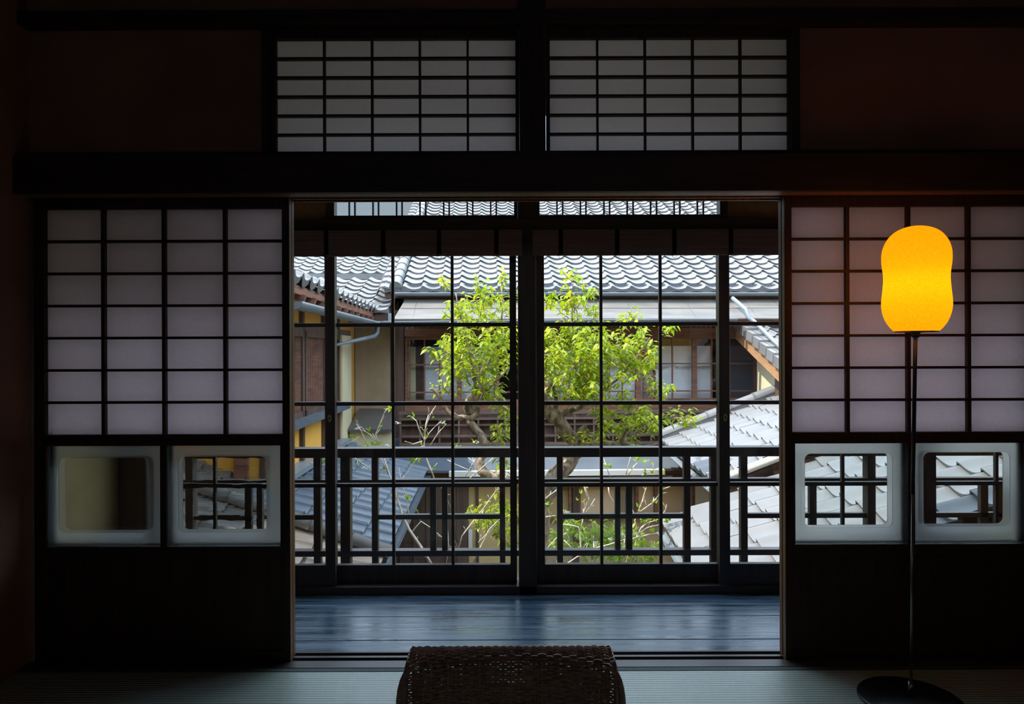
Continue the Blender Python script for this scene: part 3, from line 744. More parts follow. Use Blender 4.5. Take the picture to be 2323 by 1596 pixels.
# main roof
ev = 9.86; ez = zf(659, ev); sl = .47
ue = uf(872, ev, 640)
b = MB(); ss = Vector((0, 1, sl)).normalized()
tiled(b, FA, (ue, ev, ez), (1,0,0), (0,1,sl), 31, 27)
b.build('tiled_roof', M['tile'], hs)
b = MB()                                               # body of the roof under the tiles
vr = ev + 26.5*.235*ss.y; zr = ez + 26.5*.235*ss.z
b.hexa([FA.w(*p) for p in ((ue,ev+.03,ez-.10),(u1+1,ev+.03,ez-.10),(u1+1,vr,zr-.2),(ue,vr,zr-.2),(ue,ev+.03,ez-.02),(u1+1,ev+.03,ez-.02),(u1+1,vr,zr-.03),(ue,vr,zr-.03))])
b.build('roof_boards', M['brownv'], hs)
b = MB()
def onroof(du, s_, up=.0): 
    p = Vector((ue + du, ev, ez)) + ss*s_ + Vector((0, -ss.z, ss.y))*up
    return FA.w(*p)
caps(b, onroof(.16, -.02, .06), onroof(.16, 6.25, .06), .080, .29); b.build('ridge_roll', M['tile'], hs)
b = MB()                                               # verge tiles at the left edge, overlapping curved plates
for i in range(27):
    s0 = i*.235 - .02
    rows = []
    for s_, lf in ((s0, .055), (s0+.26, .025)):
        rows.append([onroof(du, s_, lf + h) for du, h in ((-.11,-.13),(-.10,-.04),(-.06,.015),(0,.02),(.08,.0),(.16,.01),(.22,.05))])
    b.grid(rows)
    b.grid([[p - Vector((0,0,.022)) for p in rows[0]], rows[0]])
b.build('verge_tiles', M['tile'], hs)
b = MB(); caps(b, FA.w(ue-.1, vr, zr+.05), FA.w(u1+1.3, vr, zr+.05), .12, .35); b.build('ridge', M['tile'], hs)
# eave gutter, boards and the copper strip under them
b = MB(); gutter(b, FA.w(ue+.15, ev-.05, ez-.03), FA.w(u1+1, ev-.05, ez-.03), .05); b.build('gutter', M['metal'], hs)
b = MB(); b.box(ue+.25, u1, VF-.05, VF, zf(690, 9.88), ez+.1, FA); b.build('eave_wall', M['slab'], hs)
zc1, zc0 = zf(684, 9.85), zf(722, 9.34)
ucl = uf(893, 9.34, 715)
b = MB(); b.hexa([FA.w(*p) for p in ((ucl,9.34,zc0-.015),(u1,9.34,zc0-.015),(u1,9.95,zc1+.055),(ucl+.10,9.95,zc1+.055),(ucl,9.34,zc0),(u1,9.34,zc0),(u1,9.95,zc1+.07),(ucl+.10,9.95,zc1+.07))])
for k in range(20):                                     # standing seams of the sheets
    uu = ucl + .25 + k*.42; b.bar(FA.w(uu, 9.35, zc0+.002), FA.w(uu, 9.93, zc1+.068), .006, .008)
b.bar(FA.w(ucl+.06, 9.62, zc0+(zc1-zc0)*.47+.03), FA.w(u1, 9.62, zc0+(zc1-zc0)*.47+.03), .012, .012)
b.build('copper_strip_roof', M['copper'], hs)
b = MB(); b.box(ucl+.05, u1, 9.38, 9.44, zc0-.075, zc0-.014, FA); b.build('strip_roof_beam', M['redwoodh'], hs)
b = MB(); ug = uf(1672, 9.26, 718); gutter(b, FA.w(ucl-.2, 9.26, zf(727.5, 9.26)), FA.w(ug, 9.26, zf(722, 9.26)), .042); b.build('lower_gutter', M['metal'], hs)
# upper storey wall
zs0, zs1, zh0, zh1 = zf(931), zf(911), zf(762), zf(744)
ul, ur = uf(918), uf(1716)
b = MB(); b.box(ul, 6.6, VF-.02, VF+.10, zh0, zh1, FA); b.build('head_beam', M['redwoodh'], hs)
b = MB(); b.box(ul, 6.6, VF-.05, VF+.10, zs0, zs1, FA); b.build('sill_beam', M['redwoodh'], hs)
b = MB()                                               # slatted strip over the windows
for k in range(70):
    uu = ul + .05 + k*.068
    if uu < ur: b.box(uu, uu+.022, VF, VF+.03, zh1, zc0+.08, FA)
b.box(ul, ur, VF+.0, VF+.04, zc0+.0, zc0+.08, FA)
b.build('slat_strip', M['redwood'], hs)
b = MB(); b.box(ul, 6.6, VF+.05, VF+.09, zh1, ez+.05, FA); b.build('slat_backing', M['cream'], hs)
b = MB(); b.box(-1.845, ul-.20, VF, VF+.12, -1.9, bz_-.05, FA); b.build('plaster_wall', M['tan'], hs)
b = MB(); b.box(uf(896), uf(917), VF-.06, VF+.1, -1.9, zc0+.15, FA); b.build('post', M['brownv'], hs)
b = MB(); b.box(uf(1462), uf(1484), VF+.06, VF+.16, zs1, zh0, FA); b.build('post', M['redwood'], hs)
b = MB(); b.box(uf(1716), uf(1745), VF-.03, VF+.1, -.6, zh0, FA); b.build('post', M['brownv'], hs)
# rooms behind the glazing
b = MB(); b.box(-1.25, 6.6, VF+1.1, VF+1.2, -.9, 2.1, FA); b.box(-1.25, 6.6, VF+.12, VF+1.2, 2.0, 2.1, FA); b.box(-1.25, 6.6, VF+.12, VF+1.2, zs0-.25, zs0-.15, FA); b.box(-1.25, -1.15, VF+.12, VF+1.2, -.9, 2.1, FA); b.box(6.5, 6.6, VF+.12, VF+1.2, -.9, 2.1, FA)
b.build('room_boards', M['room'], hs)
for x0, x1, y1, mk in ((918, 943, 910, 'cream'), (943, 962, 910, 'brownv'), (1380, 1440, 910, 'screen'), (1445, 1463, 910, 'fusuma'), (964, 1120, 910, 'screen'), (1240, 1378, 910, 'screen'), (1488, 1612, 910, 'screen'), (1655, 1712, 910, 'slab')):  # last grey screen stands in for reflections on dark glass
    b = MB(); b.box(uf(x0, VF+.13), uf(x1, VF+.13), VF+.13, VF+.16, zf(y1+14, VF+.1), zf(785, VF+.1), FA); b.build('inner_screen_or_reflection', M[mk], hs)
def fwin(x0, x1, mull):
    w_ = MB(); U = [uf(x0), uf(x1)]
    s = .035
    w_.box(U[0], U[0]+s, VF, VF+.04, zs1, zh0, FA); w_.box(U[1]-s, U[1], VF, VF+.04, zs1, zh0, FA)
    w_.box(U[0]+s, U[1]-s, VF, VF+.04, zs1, zs1+.04, FA); w_.box(U[0]+s, U[1]-s, VF, VF+.04, zh0-.045, zh0, FA)
    o = w_.build('window', M['redwood'], hs)
    m_ = MB()
    for x in mull: m_.box(uf(x)-.009, uf(x)+.009, VF+.006, VF+.034, zs1+.04, zh0-.045, FA)
    for y in (825.5, 888): m_.box(U[0]+s, U[1]-s, VF+.006, VF+.034, zf(y)-.010, zf(y)+.010, FA)
    m_.build('muntins', M['redwood'], o)
    g_ = MB(); g_.box(U[0]+s, U[1]-s, VF+.018, VF+.023, zs1+.04, zh0-.045, FA); g_.build('pane', M['farglass'], o)
fwin(919, 1042, (929, 963, 997)); fwin(1042, 1127, (1087,)); fwin(1127, 1236, (1163, 1200)); fwin(1236, 1340, (1270, 1305)); fwin(1340, 1448, (1383, 1412)); fwin(1448, 1576, (1487, 1526)); fwin(1576, 1716, (1615, 1656))
# upper railing with boards
VR = 9.55
def ur_(x): return uf(x, VR, 960)
rg = [(934, .045), (948, .03), (962, .014), (987, .028), (1006, .045)]
b = MB()
for y, h in rg: b.box(uf(905, VR), uf(1735, VR), VR, VR+.05, zf(y, VR)-h/2, zf(y, VR)+h/2, FA)
for k in range(20):
    uu = uf(908, VR) + k*.262
    b.box(uu-.012, uu+.012, VR+.005, VR+.045, zf(1016, VR), zf(948 if k % 3 else 934, VR), FA)
b.build('railing', M['brownh'], hs)
b = MB(); b.box(uf(905, VR), uf(1735, VR), VR+.09, VR+.12, zf(1016, VR)-.02, zf(950, VR), FA); b.build('railing_boards', M['brownv'], hs)
# lower pent roof and its white gutter
z1, z0 = zf(1004, 9.7), zf(1064, 8.98)
upl, upr = -1.5, uf(1585, 9.0, 1060)
b = MB(); b.hexa([FA.w(*p) for p in ((upl,8.98,z0-.03),(upr,8.98,z0-.03),(upr,9.95,z1+.03),(upl,9.95,z1+.03),(upl,8.98,z0),(upr,8.98,z0),(upr,9.95,z1+.06),(upl,9.95,z1+.06))]); b.build('pent_roof', M['slab'], hs)
b = MB(); a = uf(1019, 8.94, 1066); c = uf(1506, 8.94, 1066); b.box(a, c, 8.88, 8.97, zf(1078, 8.9), zf(1066.5, 8.9), FA); b.build('white_gutter', M['whitem'], hs)
b = MB(); b.tube([FA.w(uf(1060, 9.0, 1085), 9.0, zf(1086, 9.0)), FA.w(uf(1525, 9.0, 1080), 9.0, zf(1083, 9.0))], .014, 8); b.build('pipe', M['whitem'], hs)
b = MB(); b.box(-1.78, 6.6, VF, VF+.12, zf(1012), zs0+.01, FA); b.build('apron_wall', M['brownv'], hs)
VQ = 9.13
# ground floor
zb1, zb0, zq = zf(1090, VQ), zf(1104, VQ), zf(1168, VQ)
b = MB(); b.box(-1.78, 3.45, VQ-.02, VQ+.1, zb0, zf(1060, VQ), FA); b.build('lower_beam', M['redwoodh'], hs)
b = MB(); b.box(-1.78, 3.45, VQ+.02, VQ+.12, ZG, zq-.03, FA); b.build('base_wall', M['stone'], hs)
b = MB(); b.box(uf(1155, VQ), 3.45, VQ-.04, VQ+.06, zq-.04, zq, FA); b.build('lower_sill', M['redwoodh'], hs)
for x0, x1, mk in ((1148, 1290, 'beige'), (1293, 1312, 'fusuma'), (1312, 1400, 'fusuma'), (1400, 1440, 'tan'), (1446, 1483, 'fusuma'), (1490, 1570, 'fusuma'), (1585, 1690, 'fusuma')):
    b = MB(); b.box(uf(x0, VQ), uf(x1, VQ), VQ+.05, VQ+.08, zq, zb0, FA); b.build('ground_screen', M[mk], hs)
for x0, x1, mk in ((1289, 1294, 'redwood'), (1298, 1313, 'brownv'), (1440, 1447, 'redwood'), (1483, 1490, 'redwood'), (1570, 1586, 'redwood'), (1312, 1316, 'redwood')):
    b = MB(); b.box(uf(x0, VQ), uf(x1, VQ), VQ-.03, VQ+.1, zq-.6 if x1-x0 > 10 else zq, zb0, FA); b.build('ground_post', M[mk], hs)
# dark boarded bay on the left of the ground floor, with its yellow return
b = MB(); b.box(uf(880, 9.05), uf(1062, 9.05), 9.05, 9.13, ZG, zf(1092, 9.08), FA)
for x in (905, 936, 966, 1010, 1036): b.box(uf(x, 9.035), uf(x+3, 9.035), 9.035, 9.055, ZG, zf(1092, 9.05), FA)
b.build('board_bay', M['brownv'], hs)
b = MB(); b.box(uf(1062, 9.10), uf(1158, 9.10), 9.10, 9.13, ZG, zf(1092, 9.10), FA); b.build('yellow_wall', M['beige'], hs)
b = MB(); b.box(uf(1078, 9.08), uf(1085, 9.08), 9.08, 9.105, ZG, zf(1092, 9.08), FA); b.build('post', M['brownv'], hs)
b = MB(); b.box(uf(1061.5, 9.05), uf(1070, 9.05), 9.03, 9.055, zf(1239, 9.05), zf(1198, 9.05), FA); b.build('notice_board', M['whitem'], hs)
# corner apron between the two houses
b = MB(); A = [FA.pv(790, 973, 9.2), FA.pv(893, 973, 9.2), FA.pv(893, 926, 9.95), FA.pv(815, 926, 9.95)]
b.hexa([FA.w(*p) - Vector((0,0,.03)) for p in A] + [FA.w(*p) for p in A]); b.build('corner_apron', M['apron'], hs)
b = MB(); b.box(-1.78, uf(893, 9.3), 9.28, 9.34, -1.9, zf(974, 9.28), FA); b.build('apron_wall', M['cream'], hs)
# body
b = MB(); b.box(-1.25, 6.6, VF+1.2, VF+4.9, ZG, 2.3, FA); b.build('house_body', M['tan'], hs)

# lower connecting roof left of the main one
cr = empty('connecting_roof', FA.w(-2.2, 9.7, ZG), 'small tiled roof in the corner between the left wing and the house across', 'roof')
bz = zf(707, 9.55, 860); b = MB(); nb = 8
tiled(b, FA, (-1.30 - nb*.265, 9.55, bz), (1,0,0), (0,1,.34), nb, 8); b.build('tiled_roof', M['tile'], cr)
b = MB(); b.hexa([FA.w(*p) for p in ((-3.4,9.58,bz-.14),(-1.32,9.58,bz-.14),(-1.32,11.4,bz+.46),(-3.4,11.4,bz+.46),(-3.4,9.58,bz-.03),(-1.32,9.58,bz-.03),(-1.32,11.4,bz+.58),(-3.4,11.4,bz+.58))]); b.build('roof_boards', M['brownv'], cr)
b = MB(); b.box(-1.31, -1.26, 9.5, 11.3, bz-.16, bz-.02, FA); b.build('end_plate', M['metal'], cr)
b = MB(); b.box(-4.5, -1.0, 11.4, 11.6, -1, 2.05, FA); b.build('wall', M['tan'], cr)
b = MB(); b.box(-3.3, -1.86, 9.75, 11.3, ZG, bz-.15, FA); b.build('lower_wall', M['tan'], cr)
# far roof behind it
fr_ = empty('background_house', FA.w(-3.5, 15, ZG), 'farther house with a tiled roof and grey fascia, behind the corner roof', 'house')
az = zf(622, 14.4, 780); b = MB(); tiled(b, FA, (-1.95 - 12*.265, 14.4, az), (1,0,0), (0,1,.46), 12, 13); b.build('tiled_roof', M['tile'], fr_)
b = MB(); b.box(-5.2, -1.93, 14.36, 14.44, zf(633, 14.36, 780), az+.01, FA); b.build('fascia', M['metal'], fr_)
b = MB(); b.hexa([FA.w(*p) for p in ((-5.2,14.45,az-.1),(-1.96,14.45,az-.1),(-1.96,17.1,az+1.12),(-5.2,17.1,az+1.12),(-5.2,14.45,az-.02),(-1.96,14.45,az-.02),(-1.96,17.1,az+1.2),(-5.2,17.1,az+1.2))]); b.build('roof_boards', M['brownv'], fr_)
b = MB(); caps(b, FA.w(-5.2, 17.2, az+1.3), FA.w(-1.9, 17.2, az+1.3), .12, .35); b.build('ridge', M['tile'], fr_)
b = MB(); b.box(-5.0, -2.1, 14.8, 17.5, ZG, az-.05, FA); b.build('wall', M['tan'], fr_)
# ================================================================== LEFT WING
lw = empty('side_house', FA.w(-3, 7.8, ZG), 'ochre walled house on the left with slatted windows and a half round gutter', 'house')
UW = -1.85
b = MB(); b.box(UW-3.2, UW, 5.9, 9.98, ZG, H+.55, FA); b.build('wall', M['oyellow'], lw)
rx, rzl = -1.50, H + .575
b = MB(); tiled(b, FA, (rx, 4.92, rzl), (0,1,0), (-1,0,.45), 18, 9, last=.065, crescent=True); b.build('tiled_roof', M['tile'], lw)  # near end lengthened out of view so it shades the lower roof
b = MB(); b.hexa([FA.w(*p) for p in ((rx-.02,4.97,rzl-.10),(rx-.02,9.72,rzl-.10),(rx-3,9.72,rzl+1.22),(rx-3,4.97,rzl+1.22),(rx-.02,4.97,rzl-.03),(rx-.02,9.72,rzl-.03),(rx-3,9.72,rzl+1.31),(rx-3,4.97,rzl+1.31))]); b.build('soffit', M['redwood'], lw)
for k in range(12):
    b = MB(); v = 5.55 + k*.36; b.bar(FA.w(rx+.0, v, rzl-.13), FA.w(UW-.1, v, rzl+.025), .05, .06); b.build('rafter', M['redwood'], lw)
b = MB(); b.bar(FA.w(rx+.01, 4.93, rzl-.07), FA.w(rx-2.5, 4.93, rzl+1.05), .05, .16); b.build('bargeboard', M['redwood'], lw)
b = MB(); g0 = FA.pu(673, 683, -1.42); g1 = FA.pu(862, 730, -1.42)
gutter(b, FA.w(-1.44, g0[1], g0[2]), FA.w(-1.44, g1[1], g1[2]-.01), .062); b.build('gutter', M['metal'], lw)
b = MB(); q = [FA.w(-1.44, g1[1]-.12, g1[2]-.06), FA.w(-1.44, g1[1]-.12, g1[2]-.15), FA.w(-1.47, g1[1]-.2, g1[2]-.20), FA.w(-1.78, 8.25, FA.pu(767, 784, -1.78)[2]), FA.w(-1.79, 8.2, -1.5)]
b.tube(q, .032, 10); b.build('downpipe', M['metal'], lw)
zw1 = FA.pu(700, 752, UW)[2]; zw0 = FA.pu(700, 940, UW)[2]
for va, vb in ((5.98, 7.05), (7.12, 7.98), (8.05, 8.75)):
    b = MB(); b.box(UW, UW+.05, va, va+.05, zw0, zw1, FA); b.box(UW, UW+.05, vb-.05, vb, zw0, zw1, FA); b.box(UW, UW+.05, va, vb, zw1-.06, zw1, FA); b.box(UW, UW+.05, va, vb, zw0, zw0+.07, FA)
    o = b.build('slatted_window', M['brownv'], lw)
    b = MB(); b.box(UW+.001, UW+.012, va, vb, zw0, zw1, FA); b.build('backing', M['room'], o)
    b = MB(); v = va + .07
    while v < vb-.06: b.box(UW+.018, UW+.034, v, v+.016, zw0+.07, zw1-.06, FA); v += .038
    for fz in (.30, .34, .62, .66): z = zw0 + (zw1-zw0)*(1-fz); b.box(UW+.012, UW+.030, va, vb, z-.008, z+.008, FA)
    b.build('slats', M['redwood'], o)
for v in (7.05, 7.98, 8.76):
    b = MB(); b.box(UW, UW+.04, v, v+.07, -1.2, H+.5, FA); b.build('post', M['brownv'], lw)
b = MB(); b.box(UW, UW+.04, 5.9, 9.5, zw1, zw1+.07, FA); b.build('window_head', M['brownv'], lw)
b = MB(); z = FA.pu(700, 953, -1.72)[2]; b.box(UW, -1.70, 5.92, 8.9, z-.04, z+.02, FA); b.build('window_ledge', M['slab'], lw)
b = MB(); b.box(UW+.0, UW+.05, 8.9, 9.5, -1.6, zw1, FA); b.build('cream_wall', M['cream'], lw)
b = MB(); b.box(FA.pv(533, 1050, 5.88)[0], FA.pv(563, 1050, 5.88)[0], 5.86, 5.92, ZG, 1.6, FA); b.build('post', M['redwood'], lw)
b = MB(); b.box(UW-.02, UW+.03, 5.88, 5.95, ZG, 1.6, FA); b.build('post', M['brownv'], lw)

# ------------------------------------------------------------------ tiled lower roof in front of it
lr = empty('lower_roof', FA.w(-1.5, 6.4, ZG), 'lower tiled roof on the left, blue grey and shaded, with a mortared ridge roll', 'roof')
fe = -.775; fz0 = H - 1.524; fsl = .36
b = MB(); tiled(b, FA, (fe, 5.24, fz0), (0,1,0), (-1,0,fsl), 15, 5, w=.247, amp=.05); b.build('tiled_roof', M['tileF'], lr)
b = MB(); tiled(b, FA, (fe, 5.14 - 5*.25, fz0), (0,1,0), (-1,0,fsl), 5, 18, w=.25, amp=.045); tiled(b, FA, (UW-.05, 5.14, fz0+fsl*(fe-UW+.05)), (0,1,0), (-1,0,fsl), 3, 13, w=.25, amp=.045); o = b.build('tiled_roof', M['tileO'], lr); tag(o, 'weathered warm grey tiles nearer the railing')
b = MB(); caps(b, FA.w(fe+.06, 5.19, fz0+.045), FA.w(-4.2, 5.19, fz0+.045+fsl*(4.2+fe+.06)), .068, .3); b.build('ridge_roll', M['tileO'], lr)
b = MB(); b.bar(FA.w(UW+.08, 5.95, fz0+.07+fsl*(-UW+fe-.08)), FA.w(UW+.08, 8.9, fz0+.07+fsl*(-UW+fe-.08)), .16, .05); b.build('wall_flashing', M['metal'], lr)
b = MB()
for va, vb, uu in ((3.95, 5.46, -4.9), (5.46, 8.95, UW)):
    dz = fsl*(fe-uu)
    b.hexa([FA.w(*p) for p in ((fe-.03,va,fz0-.10),(fe-.03,vb,fz0-.10),(uu,vb,fz0-.10+dz),(uu,va,fz0-.10+dz),(fe-.03,va,fz0-.02),(fe-.03,vb,fz0-.02),(uu,vb,fz0-.02+dz),(uu,va,fz0-.02+dz))])
b.build('roof_boards', M['brownv'], lr)
b = MB(); gutter(b, FA.w(fe+.035, 3.95, fz0-.035), FA.w(fe+.035, 8.95, fz0-.035), .036); b.build('gutter', M['slab'], lr)
b = MB(); b.box(-4.9, fe-.35, 4.1, 5.9, ZG, fz0-.05, FA); b.box(UW, fe-.35, 5.9, 8.85, ZG, fz0-.05, FA); b.build('lower_wall', M['brownv'], lr)

# ================================================================== RIGHT WING
rw = empty('side_house', FA.w(4.6, 9.2, ZG), 'cream walled house at the right with a stepped tiled verge and bargeboard', 'house')
VG = 3.50; vt, zt_ = 9.69, H + .405; dsl = .37; nD = 9
d0 = Vector((VG, vt - nD*.235*math.cos(math.atan(dsl)), zt_ - nD*.235*math.sin(math.atan(dsl))))
b = MB(); tiled(b, FA, tuple(d0), (1,0,0), (0,1,dsl), 9, nD); b.build('tiled_roof', M['tile'], rw)
sd = Vector((0, 1, dsl)).normalized()
b = MB()
for i in range(nD):
    p0 = d0 + sd*(i*.235 - .02); p1 = d0 + sd*(i*.235 + .235)
    a = Vector((0, -sd.z, sd.y))
    q = [p0 + a*.075, p1 + a*.045]
    b.hexa([FA.w(*x) for x in (q[0]+Vector((-.06,0,-.13)), q[0]+Vector((.10,0,-.13)), q[1]+Vector((.10,0,-.13)), q[1]+Vector((-.06,0,-.13)), q[0]+Vector((-.06,0,0)), q[0]+Vector((.10,0,0)), q[1]+Vector((.10,0,0)), q[1]+Vector((-.06,0,0)))])
b.build('verge_tiles', M['tile'], rw)
p0, p1 = d0 + Vector((-.0,0,-.15)), d0 + sd*(nD*.235) + Vector((0,0,-.15))
b = MB(); b.bar(FA.w(*p0), FA.w(*p1), .05, .17); b.build('bargeboard', M['barge'], rw)
b = MB(); b.hexa([FA.w(*p) for p in ((VG,d0.y,d0.z-.14),(6.5,d0.y,d0.z-.14),(6.5,vt,zt_-.14),(VG,vt,zt_-.14),(VG,d0.y,d0.z-.03),(6.5,d0.y,d0.z-.03),(6.5,vt,zt_-.03),(VG,vt,zt_-.03))]); b.build('roof_boards', M['brownv'], rw)
uD = FA.pv(1717, 850, 9.45)[0]
vp = FA.pu(1763, 850, uD)[1]
b = MB(); b.hexa([FA.w(*p) for p in ((uD,vp-1,ZG),(6.5,vp-1,ZG),(6.5,9.45,ZG),(uD,9.45,ZG),(uD,vp-1,d0.z+dsl*(vp-1-d0.y)-.16),(6.5,vp-1,d0.z+dsl*(vp-1-d0.y)-.16),(6.5,9.45,d0.z+dsl*(9.45-d0.y)-.16),(uD,9.45,d0.z+dsl*(9.45-d0.y)-.16))]); b.build('wall', M['cream'], rw)
b = MB(); b.box(uD-.03, uD+.02, vp-.12, vp, ZG, d0.z+dsl*(vp-.1-d0.y)-.17, FA); b.build('post', M['brownv'], rw)
b = MB()
q = [FA.pv(1662, 676, 9.62), FA.pv(1692, 702, 9.3), FA.pv(1697, 720, 9.26), FA.pv(1703, 724, 9.24)]
q = [FA.w(*p) for p in q]
pa, pb = FA.pv(1712, 730, 9.3), None
for s_ in (.0, .5, 1.0):
    x = 1710 + 62*s_; y = 728 + 62*s_
    # rests on the roof slope
    lo_, hi_ = 7.5, 11.0
    for _ in range(40):
        m_ = (lo_+hi_)/2; u_, v_, z_ = FA.pv(x, y, m_)
        if z_ > d0.z + dsl*(m_-d0.y) + .10: lo_ = m_
        else: hi_ = m_
    q.append(FA.w(*FA.pv(x, y, min(lo_, 9.22))))
b.tube(q, .028, 10); b.build('downpipe', M['metal'], rw)

# ------------------------------------------------------------------ two low roofs in front of it
def lowroof(name, px, py, vfar, vnear, slope, span, label, walls, mat, cap):
    u, v, z = FE.pv(px, py, vfar)
    r = empty(name, FE.w(u+1.2, (vfar+vnear)/2, ZG), label, 'roof', 'bright grey low roofs on the right')
    n = int((vfar-vnear)/.265)
    nr = int(span/.226)
    b = MB(); tiled(b, FE, (u, vfar - n*.265, z), (0,1,0), (-(-1),0,slope), n, nr, flip=True, amp=.050, lift=.030); b.build('tiled_roof', mat, r)
    vn = vfar - n*.265
    b = MB(); U = u + nr*.235*math.cos(math.atan(slope)); dz = slope*(U-u)
    b.hexa([FE.w(*p) for p in ((u+.03,vn+.02,z-.11),(U,vn+.02,z-.11+dz),(U,vfar-.02,z-.11+dz),(u+.03,vfar-.02,z-.11),(u+.03,vn+.02,z-.02),(U,vn+.02,z-.02+dz),(U,vfar-.02,z-.02+dz),(u+.03,vfar-.02,z-.02))]); b.build('roof_boards', M['brownv'], r)
    b = MB(); gutter(b, FE.w(u-.03, vn, z-.05), FE.w(u-.03, vfar, z-.05), .036); b.build('gutter', M['metal'], r)
    b = MB(); b.box(u+.35, U, vn+.2, vfar-.25, ZG, z-.05, FE); b.build('wall', M[walls], r)
    return r, u, z, vn, U
r1, u1_, z1_, vn1, U1 = lowroof('low_roof', 1505, 1003, 9.15, 6.2, .40, 2.1, 'pale grey tiled roof at the right, the farther and higher of two, with a light ridge roll', 'tan', M['tileA'], 1)
a = FE.w(u1_-.02, 9.17, z1_+.09); c = FE.w(u1_+1.45, 9.17, z1_+.09+.40*1.47)
b = MB(); caps(b, a, c, .075, .29); b.build('ridge_roll', M['tileA'], r1)
b = MB(); b.tube([c, c + (c-a).normalized()*.13], [.085, .08], 10); o = b.build('end_cap', M['slab'], r1); tag(o, 'dark end of the ridge roll')
b = MB(); b.tube([FE.w(u1_+.1, vn1-.05, z1_+.09), FE.w(u1_+2.3, vn1-.05, z1_+.09+.40*2.2)], .036, 10); b.build('edge_pipe', M['whitem'], r1)
r2, u2_, z2_, vn2, U2 = lowroof('low_roof', 1508, 1192, 6.15, 4.0, .40, 3.2, 'pale grey tiled roof at the right, the nearer one just beyond the railing', 'brownv', M['tileA'], 0)

# ================================================================== TREE AND SHRUBS
def T(px, py, v=6.5): return FA.w(*FA.pv(px, py, v))
def limb(mb, pts, n=9, sub=3, wob=.012):
    """pts: (px, py, depth, radius in px at 6.5 m); smoothed and slightly knotted"""
    P3 = [T(p[0], p[1], p[2]) for p in pts]; R = [p[3]/246.0 for p in pts]
    out, rad = [], []
    m = len(P3)
    for i in range(m-1):
        p0, p1, p2, p3 = P3[max(i-1,0)], P3[i], P3[i+1], P3[min(i+2,m-1)]
        for k in range(sub):
            t = k/sub
            q = .5*((2*p1) + (p2-p0)*t + (2*p0-5*p1+4*p2-p3)*t*t + (3*p1-p0-3*p2+p3)*t**3)
            rr = R[i] + (R[i+1]-R[i])*t
            out.append(q + Vector((random.uniform(-1,1), random.uniform(-1,1), random.uniform(-1,1)))*wob*min(1, rr*18)); rad.append(rr*random.uniform(.88,1.14))
    out.append(P3[-1]); rad.append(R[-1])
    mb.tube(out, rad, n)
tr = empty('plum_tree', T(1205, 1500, 6.5)*1.0, 'gnarled plum tree with fresh green leaves in the middle of the court', 'tree')
tr.location.z = ZG
b = MB()
limb(b, [(1196,1560,6.5,30),(1205,1380,6.5,27),(1222,1200,6.5,23),(1236,1130,6.5,20),(1258,1082,6.5,18),(1296,1042,6.55,17),(1308,1010,6.55,16),(1284,975,6.55,16),(1258,946,6.5,16),(1238,925,6.45,14),(1232,900,6.4,10),(1246,872,6.4,7),(1258,840,6.4,6)], 12)
limb(b, [(1212,1128,6.5,14),(1190,1100,6.5,13),(1160,1092,6.45,12),(1128,1083,6.4,12),(1098,1072,6.4,11.5),(1088,1056,6.4,10),(1095,1036,6.4,9),(1108,1016,6.45,10),(1092,990,6.45,9),(1070,962,6.5,8.5),(1050,948,6.5,7),(1034,945,6.5,6),(1014,930,6.5,5),(1000,905,6.5,4.4),(986,885,6.5,3.6),(975,882,6.5,2.4)], 11)
limb(b, [(1050,948,6.5,8),(1062,948,6.5,8),(1078,940,6.5,8),(1084,922,6.5,5)], 8)
limb(b, [(1066,940,6.5,9),(1064,915,6.5,11),(1080,898,6.5,11),(1086,878,6.5,10),(1080,858,6.5,8),(1076,836,6.5,7),(1070,810,6.5,5),(1062,780,6.5,4),(1050,740,6.5,3),(1040,700,6.5,2),(1034,665,6.5,1.2)], 9)
limb(b, [(1084,888,6.5,6),(1100,886,6.5,6),(1106,888,6.5,7),(1094,905,6.45,4)], 8)
limb(b, [(1088,880,6.5,4),(1100,872,6.5,2.5),(1116,860,6.5,2)], 6)
limb(b, [(1100,882,6.5,4),(1118,872,6.4,3),(1138,850,6.4,2.6),(1160,832,6.4,2)], 6)
limb(b, [(1088,880,6.5,6),(1096,850,6.5,5),(1108,820,6.5,3),(1130,770,6.6,2),(1140,700,6.6,1.5),(1138,650,6.6,1)], 7)
limb(b, [(1300,1030,6.55,12),(1316,1016,6.55,11),(1340,1010,6.5,9),(1380,1008,6.5,8),(1406,1006,6.5,8),(1415,995,6.5,9),(1420,980,6.5,5),(1430,966,6.5,3)], 9)
limb(b, [(1415,1002,6.5,6),(1430,1008,6.45,3),(1460,1012,6.45,2.4),(1490,1006,6.4,1.6)], 6)
limb(b, [(1418,992,6.5,4),(1440,980,6.5,3),(1460,968,6.5,2.4),(1500,955,6.5,2),(1560,945,6.5,1.2)], 6)
limb(b, [(1312,1010,6.5,8),(1316,985,6.45,6),(1322,970,6.45,5),(1332,966,6.45,4)], 8)
limb(b, [(1262,945,6.5,9),(1290,932,6.5,7),(1318,922,6.5,6),(1330,900,6.5,5),(1316,870,6.5,4),(1306,840,6.5,3.4),(1300,790,6.5,3),(1298,720,6.5,2),(1300,640,6.5,1.2)], 8)
limb(b, [(1318,922,6.5,4),(1352,892,6.6,3.4),(1385,872,6.6,3),(1420,840,6.6,2.4),(1450,800,6.6,2),(1475,765,6.6,1.4)], 7)
limb(b, [(1258,930,6.5,6),(1262,905,6.45,5),(1256,880,6.4,3),(1250,850,6.4,2)], 7)
b.build('trunk', M['bark'], tr)
random.seed(21)
lf, tw = MB(), MB()
